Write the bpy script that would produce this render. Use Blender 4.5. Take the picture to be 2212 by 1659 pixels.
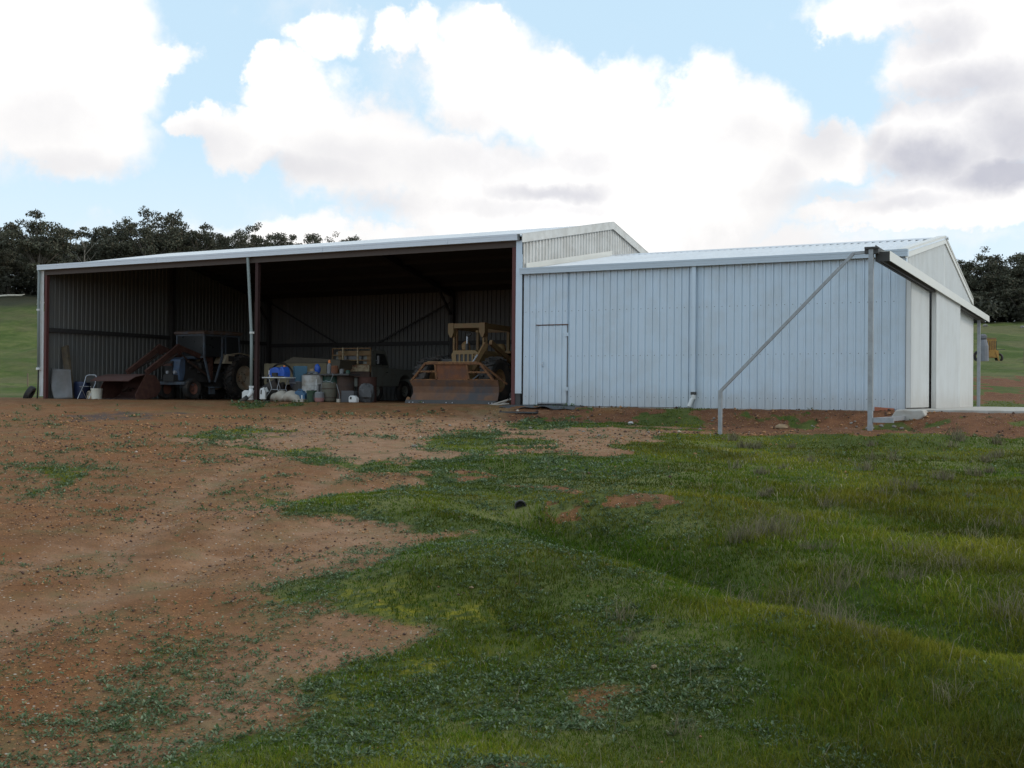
import bpy, math, random
import numpy as np
from mathutils import Vector, Matrix
for o in list(bpy.data.objects): bpy.data.objects.remove(o, do_unlink=True)
SC = bpy.context.scene
COL = SC.collection
rad = math.radians
# ---------------------------------------------------------------- camera
cam = bpy.data.cameras.new('camera'); camo = bpy.data.objects.new('camera', cam); COL.objects.link(camo)
_yaw, _pit, _rol = 0.4942, 0.0094, 0.0086
fwv = Vector((-math.sin(_yaw)*math.cos(_pit), math.cos(_yaw)*math.cos(_pit), math.sin(_pit)))
rv = Vector((math.cos(_yaw), math.sin(_yaw), 0)); uv = rv.cross(fwv)
r2 = rv*math.cos(_rol)+uv*math.sin(_rol); u2 = -rv*math.sin(_rol)+uv*math.cos(_rol)
M = Matrix((r2, u2, -fwv)).transposed().to_4x4(); M.translation = Vector((4.645, -27.092, 0.2276))
camo.matrix_world = M
cam.sensor_width = 36; cam.lens = 36*2523.5/2212; cam.clip_start = .1; cam.clip_end = 5000
SC.camera = camo
SC.render.resolution_x = 1024; SC.render.resolution_y = 768
SC.view_settings.view_transform = 'Standard'; SC.view_settings.look = 'None'
SC.view_settings.exposure = 0.0; SC.view_settings.gamma = 1
try:
    SC.cycles.max_bounces = 8; SC.cycles.diffuse_bounces = 5; SC.cycles.glossy_bounces = 3
    SC.cycles.transmission_bounces = 4; SC.cycles.transparent_max_bounces = 8
except Exception: pass
# ---------------------------------------------------------------- sun
SUNEL, SUNAZ = rad(32), Vector((0.90, 0.42))
SUNAZ.normalize()
sd = Vector((SUNAZ.x*math.cos(SUNEL), SUNAZ.y*math.cos(SUNEL), math.sin(SUNEL)))
sl = bpy.data.lights.new('sun', 'SUN'); so = bpy.data.objects.new('sun', sl); COL.objects.link(so)
sl.energy = 1.1; sl.angle = rad(14); sl.color = (1, .90, .76)
so.rotation_euler = sd.to_track_quat('Z', 'Y').to_euler()
# ---------------------------------------------------------------- node helper
class NT:
    def __init__(s, t): s.t = t; s.n = t.nodes; s.l = t.links
    def put(s, sock, v):
        if isinstance(v, bpy.types.NodeSocket): s.l.new(v, sock)
        elif v is not None:
            try: sock.default_value = v
            except Exception:
                sock.default_value = (v[0], v[1], v[2], 1) if hasattr(v, '__len__') else (v, v, v)
    def node(s, typ, **k):
        n = s.n.new(typ)
        for a, b in k.items(): setattr(n, a, b)
        return n
    def m(s, op, a, b=None, c=None, clamp=False):
        n = s.node('ShaderNodeMath', operation=op, use_clamp=clamp); s.put(n.inputs[0], a)
        if b is not None: s.put(n.inputs[1], b)
        if c is not None: s.put(n.inputs[2], c)
        return n.outputs[0]
    def vm(s, op, a, b=None, out=0):
        n = s.node('ShaderNodeVectorMath', operation=op); s.put(n.inputs[0], a)
        if b is not None: s.put(n.inputs[1], b)
        return n.outputs[out]
    def noise(s, vec, scale, detail=4, rough=.55, dist=0, col=False):
        n = s.node('ShaderNodeTexNoise'); s.put(n.inputs['Vector'], vec); n.inputs['Scale'].default_value = scale
        n.inputs['Detail'].default_value = detail; n.inputs['Roughness'].default_value = rough; n.inputs['Distortion'].default_value = dist
        return n.outputs['Color' if col else 'Fac']
    def voro(s, vec, scale, out='Distance', feature='F1'):
        n = s.node('ShaderNodeTexVoronoi', feature=feature); s.put(n.inputs['Vector'], vec); n.inputs['Scale'].default_value = scale
        return n.outputs[out]
    def mr(s, v, a, b, c=0., d=1., smooth=True):
        n = s.node('ShaderNodeMapRange', interpolation_type='SMOOTHSTEP' if smooth else 'LINEAR')
        for i, q in enumerate((v, a, b, c, d)): s.put(n.inputs[i], q)
        return n.outputs[0]
    def mix(s, f, a, b, mode='MIX'):
        n = s.node('ShaderNodeMix', data_type='RGBA', blend_type=mode); s.put(n.inputs[0], f)
        for i, q in ((6, a), (7, b)): s.put(n.inputs[i], (*q, 1) if isinstance(q, (tuple, list)) and len(q) == 3 else q)
        return n.outputs[2]
    def attr(s, name, out='Fac'):
        n = s.node('ShaderNodeAttribute', attribute_name=name); return n.outputs[out]
    def comb(s, x, y, z):
        n = s.node('ShaderNodeCombineXYZ'); s.put(n.inputs[0], x); s.put(n.inputs[1], y); s.put(n.inputs[2], z); return n.outputs[0]
# ---------------------------------------------------------------- world: sky with clouds
W = bpy.data.worlds.new('World'); SC.world = W; W.use_nodes = True
w = NT(W.node_tree); w.n.clear()
gen = w.node('ShaderNodeTexCoord').outputs['Generated']
sky = w.node('ShaderNodeTexSky', sky_type='NISHITA'); sky.sun_disc = False; sky.sun_elevation = SUNEL
sky.sun_rotation = math.atan2(sd.x, sd.y); sky.air_density = 1.0; sky.dust_density = 1.0; sky.ozone_density = 1.0
skyc = sky.outputs[0]
dx = w.vm('DOT_PRODUCT', gen, (0.88035, 0.47433, 0), 1); dy = w.vm('DOT_PRODUCT', gen, (-0.47433, 0.88035, 0), 1)
sep = w.node('ShaderNodeSeparateXYZ'); w.put(sep.inputs[0], gen)
az = w.m('ARCTAN2', dx, dy); el = w.m('ARCSINE', sep.outputs[2])
ncol = w.noise(gen, 7, 6, .62, 0, True)
nv = w.vm('MULTIPLY', w.vm('SUBTRACT', ncol, (.5, .5, .5)), (.10, .08, 0))
nc2 = w.noise(gen, 26, 6, .6, 0, True)
nv2 = w.vm('MULTIPLY', w.vm('SUBTRACT', nc2, (.5, .5, .5)), (.05, .05, 0))
P0 = w.comb(az, el, 0)
P = w.vm('ADD', w.vm('ADD', P0, nv), nv2)
def pxd(x, y, rx, ry):
    return math.atan((x-1106)/2523.), math.atan((853-y)/2523.), rx/2523., ry/2523.
def field(lst, pos, gauss=False):
    acc = None
    for (x, y, rx, ry, *g) in lst:
        a, b, c, d = pxd(x, y, rx, ry)
        q = w.vm('LENGTH', w.vm('MULTIPLY', w.vm('SUBTRACT', pos, (a, b, 0)), (1/c, 1/d, 0)), None, 1)
        v = w.mr(q, 1.25, .1, 0., g[0] if g else 1.) if gauss else w.m('SUBTRACT', 1., q)
        acc = v if acc is None else w.m('MAXIMUM', acc, v)
    return acc
white = [(-40,190,330,240),(210,160,150,180),(340,150,75,50),(150,330,200,100),(-350,250,300,300),
 (690,90,85,60),(560,165,50,45),(660,240,130,110),(420,285,55,40),(520,320,110,70),(760,330,230,130),(850,110,60,50),(930,100,60,60),
 (1070,180,170,150),(1080,80,60,55),(1200,170,110,90),(1330,200,120,110),(1510,230,110,120),(1620,300,120,120),(1400,380,430,190),
 (1000,400,330,120),(1200,520,900,60),(1780,340,120,70),(1790,80,80,45),(1960,60,260,80),(2080,170,200,120),(2050,320,230,90),(2150,420,300,60),(2300,200,250,250),(1980,470,300,40)]
grey = [(450,330,110,60,.55),(640,380,190,50,.75),(800,440,130,35,.6),(890,150,80,45,.35),(960,270,190,60,.35),(1130,330,200,45,.4),(1180,405,190,30,.75),
 (160,390,180,40,.5),(120,425,60,30,.6),(330,410,70,30,.6),(1760,310,90,60,.75),(1700,380,60,40,.5),(2010,130,130,70,.7),(2100,230,220,70,.75),(1880,250,160,40,.6),
 (2000,360,150,70,.95),(2150,400,180,50,1.),(1900,330,60,50,.7),(2130,330,120,60,.6),(1950,440,160,30,.55),
 (80,300,170,70,.35),(240,395,120,30,.45),(720,340,170,50,.4),(980,350,260,70,.4),(1250,330,160,60,.4),(1100,440,300,30,.4),(1600,300,120,50,.3),(2000,60,150,40,.4),(2180,330,120,120,.8),(1800,420,200,30,.6),(480,420,160,30,.45),(860,230,120,60,.35)]
n1 = w.noise(gen, 13, 7, .6); 
D = w.m('ADD', field(white, P), w.m('MULTIPLY', w.m('SUBTRACT', n1, .5), .75))
mask = w.mr(D, -.06, .36)
# clouds over the rest of the dome, thinner towards the zenith
out = w.m('MAXIMUM', w.m('DIVIDE', w.m('ABSOLUTE', az), .62), w.m('DIVIDE', el, .46))
outf = w.mr(out, .95, 1.25)
nb = w.noise(w.vm('MULTIPLY', gen, (1, 1, 2.2)), 2.1, 8, .55)
mask2 = w.m('MULTIPLY', w.mr(nb, .46, .62), outf)
maskA = w.m('MAXIMUM', mask, mask2)
low = w.m('MULTIPLY', w.mr(el, .24, .05), .75)      # pale veil near the horizon
wisp = w.m('MULTIPLY', w.mr(w.noise(gen, 9, 6, .65), .5, .8), .5)
Gf = w.m('ADD', field(grey, w.vm('ADD', P0, w.vm('MULTIPLY', nv, (.8, .8, 0))), True), w.m('MULTIPLY', w.m('SUBTRACT', w.noise(gen, 12, 7, .62), .50), .8), None, True)
ccol = w.mix(Gf, (1.22, 1.20, 1.17), (.58, .59, .67))
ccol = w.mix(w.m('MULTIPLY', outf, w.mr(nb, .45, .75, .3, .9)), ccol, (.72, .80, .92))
soft = w.mr(w.noise(w.vm('ADD', gen, nv), 4.5, 7, .6), .36, .64)
ccol = w.mix(w.m('MULTIPLY', w.m('SUBTRACT', 1., soft), w.mr(el, .30, .12, .25, .8)), ccol, (.86, .85, .86))
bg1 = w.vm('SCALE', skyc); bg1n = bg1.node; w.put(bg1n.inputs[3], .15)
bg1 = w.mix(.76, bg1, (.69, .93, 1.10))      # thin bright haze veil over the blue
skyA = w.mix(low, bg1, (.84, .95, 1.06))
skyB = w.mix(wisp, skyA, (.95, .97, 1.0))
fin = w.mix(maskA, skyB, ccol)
belowf = w.mr(el, -.02, -.06); fin = w.mix(belowf, fin, (.08, .07, .05))
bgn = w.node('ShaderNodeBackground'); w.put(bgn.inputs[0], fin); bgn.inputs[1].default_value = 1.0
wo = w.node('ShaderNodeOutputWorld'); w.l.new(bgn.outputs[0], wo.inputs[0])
# ---------------------------------------------------------------- materials
def mat(name, col, rough=.6, metal=0., var=.12, vscale=6., dirt=None, dscale=3., damt=.5, bump=0., bscale=40., spec=.5, streak=False, trans=0., vcol=False, splash=0.):
    m = bpy.data.materials.new(name); m.use_nodes = True; t = NT(m.node_tree); b = t.n['Principled BSDF']
    ob = t.node('ShaderNodeTexCoord').outputs['Object']
    v = ob
    if streak: v = t.vm('MULTIPLY', ob, (1., 1., .12))
    n = t.noise(v, vscale, 5, .6)
    if vcol: base = t.attr('col', 'Color')
    else: base = (*col, 1)
    c = t.mix(1., base, t.mix(n, (1-var*2.2,)*3, (1+var*2.2,)*3), 'MULTIPLY')
    if dirt:
        f = t.m('MULTIPLY', t.mr(t.noise(ob, dscale, 6, .65), .42, .66), damt)
        c = t.mix(f, c, (*dirt, 1))
    if splash:
        sz_ = t.node('ShaderNodeSeparateXYZ'); t.put(sz_.inputs[0], ob)
        f = t.m('MULTIPLY', t.mr(t.m('ADD', sz_.outputs[2], t.m('MULTIPLY', t.noise(t.vm('MULTIPLY', ob, (1., 1., .4)), 2.6, 6, .7), .55)), .85, .22), splash); c = t.mix(f, c, (.36, .27, .18, 1))
    t.put(b.inputs['Base Color'], c)
    t.put(b.inputs['Roughness'], t.mr(n, 0, 1, max(rough-.1, .05), min(rough+.1, 1), False)); b.inputs['Metallic'].default_value = metal
    b.inputs['Specular IOR Level'].default_value = spec
    if bump:
        bn = t.node('ShaderNodeBump'); bn.inputs['Strength'].default_value = bump; bn.inputs['Distance'].default_value = .02
        t.put(bn.inputs['Height'], t.noise(ob, bscale, 5, .6)); t.put(b.inputs['Normal'], bn.outputs[0])
    if trans:
        tr = t.node('ShaderNodeBsdfTranslucent'); t.put(tr.inputs[0], c); mx = t.node('ShaderNodeMixShader'); mx.inputs[0].default_value = trans
        t.l.new(b.outputs[0], mx.inputs[1]); t.l.new(tr.outputs[0], mx.inputs[2]); t.l.new(mx.outputs[0], t.n['Material Output'].inputs[0])
    return m
ZINC = mat('zincalume', (.59, .69, .78), .42, .35, .05, 1.6, (.42, .38, .30), 1.2, .16, streak=True, splash=.3)
ZINCW = mat('zincalume_weathered', (.62, .61, .58), .5, .25, .10, 2.5, (.36, .33, .28), 2.2, .35, streak=True)
ZDOOR = mat('zincalume_clean', (.68, .69, .68), .45, .25, .05, 2., (.45, .42, .36), 1.5, .15, streak=True, splash=.3)
ZROOF = mat('zincalume_roof', (.64, .66, .68), .38, .45, .06, 1.2, (.4, .38, .33), 1.5, .2)
ZIN = mat('zincalume_inside_shade', (.165, .165, .157), .55, .2, .12, 1.8, (.2, .18, .14), 1.5, .3, streak=True)  # darker zincalume copy, with the shade of the interior put into the colour
GUT = mat('gutter_steel', (.50, .57, .63), .40, .35, .06, 1.5)
CAPM = mat('cream_capping', (.70, .68, .62), .38, .3, .07, 1.3)
GALV = mat('galvanised', (.36, .38, .40), .5, .5, .16, 9., (.26, .25, .24), 5., .4)
REDOX = mat('red_oxide_steel', (.12, .038, .035), .7, 0, .15, 5., (.10, .05, .04), 4., .4)
REDD = mat('red_oxide_painted_shade', (.045, .02, .018), .8, 0, .15, 5.)  # darker red oxide copy: the middle column's shade put into the colour
DKST = mat('dark_steel', (.06, .057, .055), .6, .2, .15, 6.)
WHPL = mat('white_plastic', (.66, .67, .66), .4, 0, .04, 4., (.5, .45, .36), 5., .25)
GRPL = mat('grey_green_pipe', (.25, .30, .29), .45, 0, .05, 3.)
BLK = mat('black_rubber', (.028, .027, .026), .75, 0, .2, 8., (.11, .08, .06), 4., .5, .3, 30)
RUST = mat('rust', (.17, .062, .024), .85, 0, .3, 5., (.09, .05, .04), 3., .7, .4, 30)
RUSTD = mat('dark_rust', (.085, .05, .036), .75, .1, .3, 3., (.06, .055, .055), 2.2, .8, .3, 30)
YEL = mat('faded_yellow', (.25, .165, .07), .6, 0, .15, 4., (.25, .12, .06), 4., .6, .15)
YELR = mat('yellow_rusty', (.28, .18, .075), .7, 0, .25, 5., (.18, .07, .035), 5., .8, .3)
CREAM = mat('cream_rust_paint', (.52, .45, .33), .6, 0, .12, 4., (.30, .15, .07), 4., .6)
BLUT = mat('tractor_blue', (.06, .09, .15), .55, 0, .15, 4., (.12, .10, .08), 4., .5)
BLGR = mat('blue_grey_paint', (.11, .135, .165), .6, 0, .12, 4., (.09, .07, .06), 5., .5)
ORR = mat('loader_red', (.075, .03, .022), .7, 0, .2, 5., (.12, .06, .04), 5., .6)
OLIV = mat('olive_canvas', (.24, .21, .13), .8, 0, .12, 4., (.12, .10, .07), 3., .5)
UTEP = mat('ute_grey_green', (.24, .25, .22), .55, 0, .08, 3., (.14, .12, .09), 3., .5)
GLS = mat('dusty_glass', (.028, .03, .032), .3, 0, .1, 5., spec=.7)
BLU1 = mat('bright_blue_plastic', (.02, .09, .42), .4, 0, .08, 5.)
BLU2 = mat('dark_blue_plastic', (.02, .03, .075), .5, 0, .1, 5.)
BLU3 = mat('teal_plastic', (.04, .12, .18), .5, 0, .1, 5.)
BLU4 = mat('steel_blue_plastic', (.04, .11, .20), .5, 0, .08, 5.)
WHDR = mat('white_drum_paint', (.46, .45, .43), .5, 0, .08, 5., (.25, .20, .14), 3.5, .7)
GRN = mat('green_paint', (.02, .075, .055), .55, 0, .1, 5., (.08, .08, .06), 4., .5)
DGRN = mat('dark_green_plastic', (.025, .06, .03), .55, 0, .1, 5.)
OLBR = mat('old_barrel', (.115, .11, .08), .7, 0, .15, 5., (.12, .09, .06), 4., .6)
SACK = mat('woven_sack', (.42, .38, .32), .85, 0, .1, 6., (.30, .25, .19), 4., .4, .3, 60)
WOOD = mat('weathered_wood', (.20, .15, .10), .85, 0, .25, 5., (.10, .08, .06), 4., .5, .3, 40)
WOODL = mat('grey_wood', (.36, .33, .29), .85, 0, .2, 5., bump=.3)
CONC = mat('concrete', (.45, .43, .39), .85, 0, .1, 3., (.28, .22, .16), 2.2, .5, .2, 60)
BRK = mat('brick', (.40, .14, .08), .85, 0, .12, 6.)
RUBM = mat('rubber_mat', (.055, .058, .062), .6, 0, .15, 5., (.14, .11, .08), 3., .3)
PINK = mat('clear_pink_plastic', (.30, .15, .14), .4, 0, .1, 6.)
CLR = mat('cloudy_plastic', (.16, .165, .17), .35, 0, .12, 6.)
ORG = mat('orange_plastic', (.75, .22, .05), .45)
TAN = mat('tan_tin', (.38, .27, .16), .6, 0, .12, 6.)
CHR = mat('bright_tube', (.60, .62, .66), .35, .5, .06, 6.)
BARK = mat('bark', (.16, .14, .12), .9, 0, .25, 3., bump=.4, bscale=8)
SHEEP = mat('dirty_fleece', (.42, .38, .30), .95, 0, .15, 9.)
ROCKM = mat('field_stone', (.24, .22, .195), .9, 0, .2, 12., bump=.4)
ROCKT = mat('tan_stone', (.27, .19, .11), .9, 0, .2, 12., bump=.4)
TRAN = mat('machine_orange_yellow', (.48, .26, .06), .65, 0, .15, 5., (.2, .09, .04), 4., .5)
# ---------------------------------------------------------------- mesh helpers
class MB:
    def __init__(s): s.v = []; s.f = []; s.st = []; s.mi = []; s.cur = 0
    def _add(s, vs, fs):
        k = len(s.v); s.st.append((len(s.v), len(s.f))); s.mi += [s.cur]*len(fs); s.v += [tuple(v) for v in vs]; s.f += [tuple(i+k for i in f) for f in fs]; return s
    def hexa(s, p):   # 8 corners: bottom 4 ccw, top 4 ccw
        return s._add(p, [(3,2,1,0),(4,5,6,7),(0,1,5,4),(1,2,6,5),(2,3,7,6),(3,0,4,7)])
    def box(s, a, b):
        (x0,y0,z0),(x1,y1,z1) = a, b
        return s.hexa([(x0,y0,z0),(x1,y0,z0),(x1,y1,z0),(x0,y1,z0),(x0,y0,z1),(x1,y0,z1),(x1,y1,z1),(x0,y1,z1)])
    def bar(s, p, q, w, h=None, up=(0,0,1), ext=0.):
        h = h or w; p = Vector(p); q = Vector(q); d = (q-p).normalized(); p = p-d*ext; q = q+d*ext; up = Vector(up)
        if abs(d.dot(up)) > .98: up = Vector((1,0,0)) if abs(d.x) < .9 else Vector((0,1,0))
        a = d.cross(up).normalized()*w/2; b = a.cross(d).normalized()*h/2
        return s.hexa([p-a-b, p+a-b, q+a-b, q-a-b, p-a+b, p+a+b, q+a+b, q-a+b])
    def tube(s, pts, r, n=8, cap=True):
        pts = [Vector(p) for p in pts]; N = len(pts); rr = r if isinstance(r, (list, tuple)) else [r]*N
        vs = []; ref = None
        for i, p in enumerate(pts):
            d = (pts[min(i+1, N-1)]-pts[max(i-1, 0)]).normalized()
            if ref is None: ref = d.cross(Vector((0,0,1)) if abs(d.z) < .9 else Vector((1,0,0))).normalized()
            a = (ref-d*ref.dot(d)).normalized(); b = d.cross(a); ref = a
            for k in range(n):
                t = 2*math.pi*k/n; vs.append(p+(a*math.cos(t)+b*math.sin(t))*rr[i])
        fs = [(i*n+k, i*n+(k+1) % n, (i+1)*n+(k+1) % n, (i+1)*n+k) for i in range(N-1) for k in range(n)]
        if cap: fs += [tuple(reversed(range(n))), tuple((N-1)*n+k for k in range(n))]
        return s._add(vs, fs)
    def lathe(s, prof, n=20, c=(0,0,0), axis='z', cap=True):
        vs = []
        for r, h in prof:
            for k in range(n):
                t = 2*math.pi*k/n; a, b = r*math.cos(t), r*math.sin(t)
                p = {'z': (a, b, h), 'y': (a, h, b), 'x': (h, a, b)}[axis]
                vs.append((p[0]+c[0], p[1]+c[1], p[2]+c[2]))
        N = len(prof); fs = [(i*n+k, i*n+(k+1) % n, (i+1)*n+(k+1) % n, (i+1)*n+k) for i in range(N-1) for k in range(n)]
        if cap: fs += [tuple(reversed(range(n))), tuple((N-1)*n+k for k in range(n))]
        return s._add(vs, fs)
    def prism(s, poly, a, b, axis='y'):
        n = len(poly)
        def mk(u, v, h): return {'y': (u, h, v), 'x': (h, u, v), 'z': (u, v, h)}[axis]
        vs = [mk(u, v, a) for u, v in poly]+[mk(u, v, b) for u, v in poly]
        return s._add(vs, [tuple(range(n)), tuple(range(2*n-1, n-1, -1))]+[(i, i+n, (i+1) % n+n, (i+1) % n) for i in range(n)])
    def blob(s, c, r, n=10, m=7, amp=.15, seed=0):
        rg = random.Random(seed); vs = []; fs = []
        for i in range(m+1):
            ph = math.pi*i/m
            for k in range(n):
                t = 2*math.pi*k/n; q = 1+(rg.random()-.5)*2*amp if 0 < i < m else 1
                vs.append((c[0]+r[0]*math.sin(ph)*math.cos(t)*q, c[1]+r[1]*math.sin(ph)*math.sin(t)*q, c[2]+r[2]*math.cos(ph)*q))
        for i in range(m):
            for k in range(n): fs.append((i*n+k, (i+1)*n+k, (i+1)*n+(k+1) % n, i*n+(k+1) % n))
        return s._add(vs, fs)
    def grid(s, f, nu, nv):
        vs = [f(i/nu, j/nv) for j in range(nv+1) for i in range(nu+1)]
        return s._add(vs, [(j*(nu+1)+i, j*(nu+1)+i+1, (j+1)*(nu+1)+i+1, (j+1)*(nu+1)+i) for j in range(nv) for i in range(nu)])
    def build(s, name, m, parent=None, smooth=False, bevel=0., solid=0., loc=None, flip=False):
        me = bpy.data.meshes.new(name); me.from_pydata(s.v, [], s.f); me.update()
        for q in (m if isinstance(m, list) else [m]): me.materials.append(q)
        if isinstance(m, list): me.polygons.foreach_set('material_index', s.mi)
        if smooth: me.polygons.foreach_set('use_smooth', [True]*len(me.polygons))
        o = bpy.data.objects.new(name, me); COL.objects.link(o)
        if parent is not None: o.parent = parent
        if loc is not None: o.location = loc
        if solid: md = o.modifiers.new('t', 'SOLIDIFY'); md.thickness = solid; md.offset = 0
        if bevel: md = o.modifiers.new('b', 'BEVEL'); md.width = bevel; md.segments = 2; md.limit_method = 'ANGLE'; md.angle_limit = rad(35)
        return o
def each(mb, name, m, parent, **k):   # every piece of the builder as an object of its own
    ends = mb.st[1:]+[(len(mb.v), len(mb.f))]; out = []
    for (v0, f0), (v1, f1) in zip(mb.st, ends):
        q = MB(); q.v = mb.v[v0:v1]; q.f = [tuple(i-v0 for i in f) for f in mb.f[f0:f1]]; out.append(q.build(name, m, parent, **k))
    return out
def tag(o, label, cat, group=None, kind=None):
    if label: o['label'] = label
    if cat: o['category'] = cat
    if group: o['group'] = group
    if kind: o['kind'] = kind
    return o
def thing(name, label, cat, loc=(0,0,0), rz=0., group=None):
    o = bpy.data.objects.new(name, None); COL.objects.link(o); o.location = loc; o.rotation_euler = (0,0,rz); o.empty_display_size = .3
    return tag(o, label, cat, group)
def kids(o): return [c for c in bpy.data.objects if c.parent == o]
def dup(o, loc, rz=None, sc=None, label=None):
    c = o.copy(); COL.objects.link(c); c.location = loc
    if rz is not None: c.rotation_euler = (0,0,rz)
    if sc is not None: c.scale = sc if hasattr(sc, '__len__') else (sc, sc, sc)
    if label: c['label'] = label
    for k in kids(o):
        q = k.copy(); COL.objects.link(q); q.parent = c
        for g in kids(k): h = g.copy(); COL.objects.link(h); h.parent = q
    return c
def vmesh(name, V, F, m, cols=None, parent=None, smooth=False):   # numpy mesh of equal-size faces
    V = np.asarray(V, np.float32); F = np.asarray(F, np.int32); me = bpy.data.meshes.new(name); k = F.shape[1]
    me.vertices.add(len(V)); me.vertices.foreach_set('co', V.ravel()); me.loops.add(F.size); me.loops.foreach_set('vertex_index', F.ravel())
    me.polygons.add(len(F)); me.polygons.foreach_set('loop_start', np.arange(len(F), dtype=np.int32)*k)
    me.update(calc_edges=True)
    if smooth: me.polygons.foreach_set('use_smooth', np.ones(len(F), bool))
    if cols is not None:
        for nm, c in cols.items():
            if c.ndim == 2:
                a = me.attributes.new(nm, 'FLOAT_COLOR', 'POINT'); a.data.foreach_set('color', np.hstack([c, np.ones((len(c), 1))]).astype(np.float32).ravel())
            else:
                a = me.attributes.new(nm, 'FLOAT', 'POINT'); a.data.foreach_set('value', c.astype(np.float32))
    me.materials.append(m); o = bpy.data.objects.new(name, me); COL.objects.link(o)
    if parent is not None: o.parent = parent
    return o
# ---------------------------------------------------------------- terrain
CX,CY,CZ=4.645,-27.092,0.2276
FX,FY=-0.47433,0.88035
def sst(a,b,x):
    t=np.clip((x-a)/(b-a),0,1); return t*t*(3-2*t)
def hsh(ix,iy,seed):
    n=(ix.astype(np.int64)*374761393+iy.astype(np.int64)*668265263+seed*974634777)&0x7fffffff
    n=(n^(n>>13))*1274126177&0x7fffffff
    return ((n^(n>>16))&0xffff)/65535.0
def vn(x,y,seed=0):
    ix=np.floor(x);iy=np.floor(y);fx=x-ix;fy=y-iy;fx=fx*fx*(3-2*fx);fy=fy*fy*(3-2*fy)
    a=hsh(ix,iy,seed);b=hsh(ix+1,iy,seed);c=hsh(ix,iy+1,seed);d=hsh(ix+1,iy+1,seed)
    return (a*(1-fx)+b*fx)*(1-fy)+(c*(1-fx)+d*fx)*fy
def fbm(x,y,seed=0,oct=4):
    v=0;a=.5;t=0
    for i in range(oct):
        v=v+a*vn(x,y,seed+i*7);t+=a;a*=.5;x=x*2.03+3.1;y=y*2.03+1.7
    return v/t*2-1
def ds(x,y):
    X=x-CX;Y=y-CY
    return X*FX+Y*FY, X*FY-Y*FX
def seg(x,y,P):
    best=np.full(np.shape(x),1e9)
    for (ax,ay),(bx,by) in zip(P[:-1],P[1:]):
        dx,dy=bx-ax,by-ay;t=np.clip(((x-ax)*dx+(y-ay)*dy)/(dx*dx+dy*dy+1e-9),0,1)
        best=np.minimum(best,np.hypot(x-ax-t*dx,y-ay-t*dy))
    return best
LINES=[]
def zt(x,y,feat=True):
    x=np.asarray(x,float);y=np.asarray(y,float)
    d,s=ds(x,y);u=s/np.maximum(np.abs(d),8.)*np.sign(d+1e-9)
    z0=np.clip(-1.42+.0375*d,-2.6,-.03)
    t=sst(-3.2,-.1,y); zl=z0*(1-t)+(-.03)*t
    zr=np.minimum(z0,-.42); t2=sst(-1.7,-.2,y); zr=zr*(1-t2)+(-.06)*t2
    zq=np.minimum(z0,-.5); t3=sst(-3.4,-.5,y); zq=zq*(1-t3)+(-.07)*t3
    w=sst(-11.5,-8.5,x); z=zl*(1-w)+zr*w
    w=sst(.15,1.4,x); z=z*(1-w)+zq*w
    L=np.interp(d,[0,43,80,116,150,185,200,240,320,700,1600],[0,0,.3,.9,6.5,13.4,16,20.5,26,30,30])
    Rr=np.interp(d,[0,37,50,70,95,190,240,320,700,1600],[0,0,1.1,1.9,3.3,13,16,20,24,24])
    t=sst(-.36,.36,u); h=L*(1-t)+Rr*t
    pad=sst(13.5,22,y)+sst(-29,-34,x)+sst(6,12,x); z=z+h*np.clip(pad,0,1)
    k=np.clip(1-sst(-4,-.6,y)*(1-sst(12.5,16,y))*(1-sst(9,14,x)),0,1)
    amp=.05+.05*sst(40,90,d)*8
    z=z+k*(fbm(x*.35,y*.35,5)*amp+fbm(x*1.3,y*1.3,9,3)*.03+fbm(x*.02,y*.02,3)*1.2*sst(70,140,d))
    if feat:
        for P,h,sg in LINES:
            q=seg(x,y,P); z=z+h*np.exp(-(q/sg)**2)*(.85+.3*fbm(x*.8,y*.8,21,2))
    return z
LINES+=[([(0.46,-20.15),(0.74,-19.72),(1.09,-19.46),(1.91,-19.77),(2.85,-20.4),(3.44,-20.78),(4.17,-21.14),(4.71,-21.52)],0.3,1.0),([(-0.81,-16.6),(0.06,-17.16),(0.61,-17.57),(1.2,-18.45),(2.14,-19.08),(2.73,-19.46),(3.46,-19.82),(4.0,-20.2)],-0.4,0.65),([(-2.56,-18.38),(-2.12,-17.0),(-1.39,-16.91),(-0.54,-17.68)],0.16,0.9),([(-0.8,-16.2),(-0.25,-15.42),(0.84,-15.6)],0.2,0.4),([(-0.6,-4.15),(1.5,-3.9)],0.2,1.3),([(-2.18,-22.57),(-3.11,-20.1),(-3.53,-17.5),(-3.43,-14.63)],-0.045,0.2),([(-0.79,-23.48),(-1.56,-21.69),(-1.83,-19.5),(-1.86,-17.87)],-0.045,0.2),([(-2.2,-20.92),(-5.14,-16.77),(-8.41,-10.83),(-10.62,-3.56)],-0.045,0.2),([(-1.5,-20.78),(-3.58,-17.0),(-5.99,-11.76),(-8.87,-4.33)],-0.045,0.2)]
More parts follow.
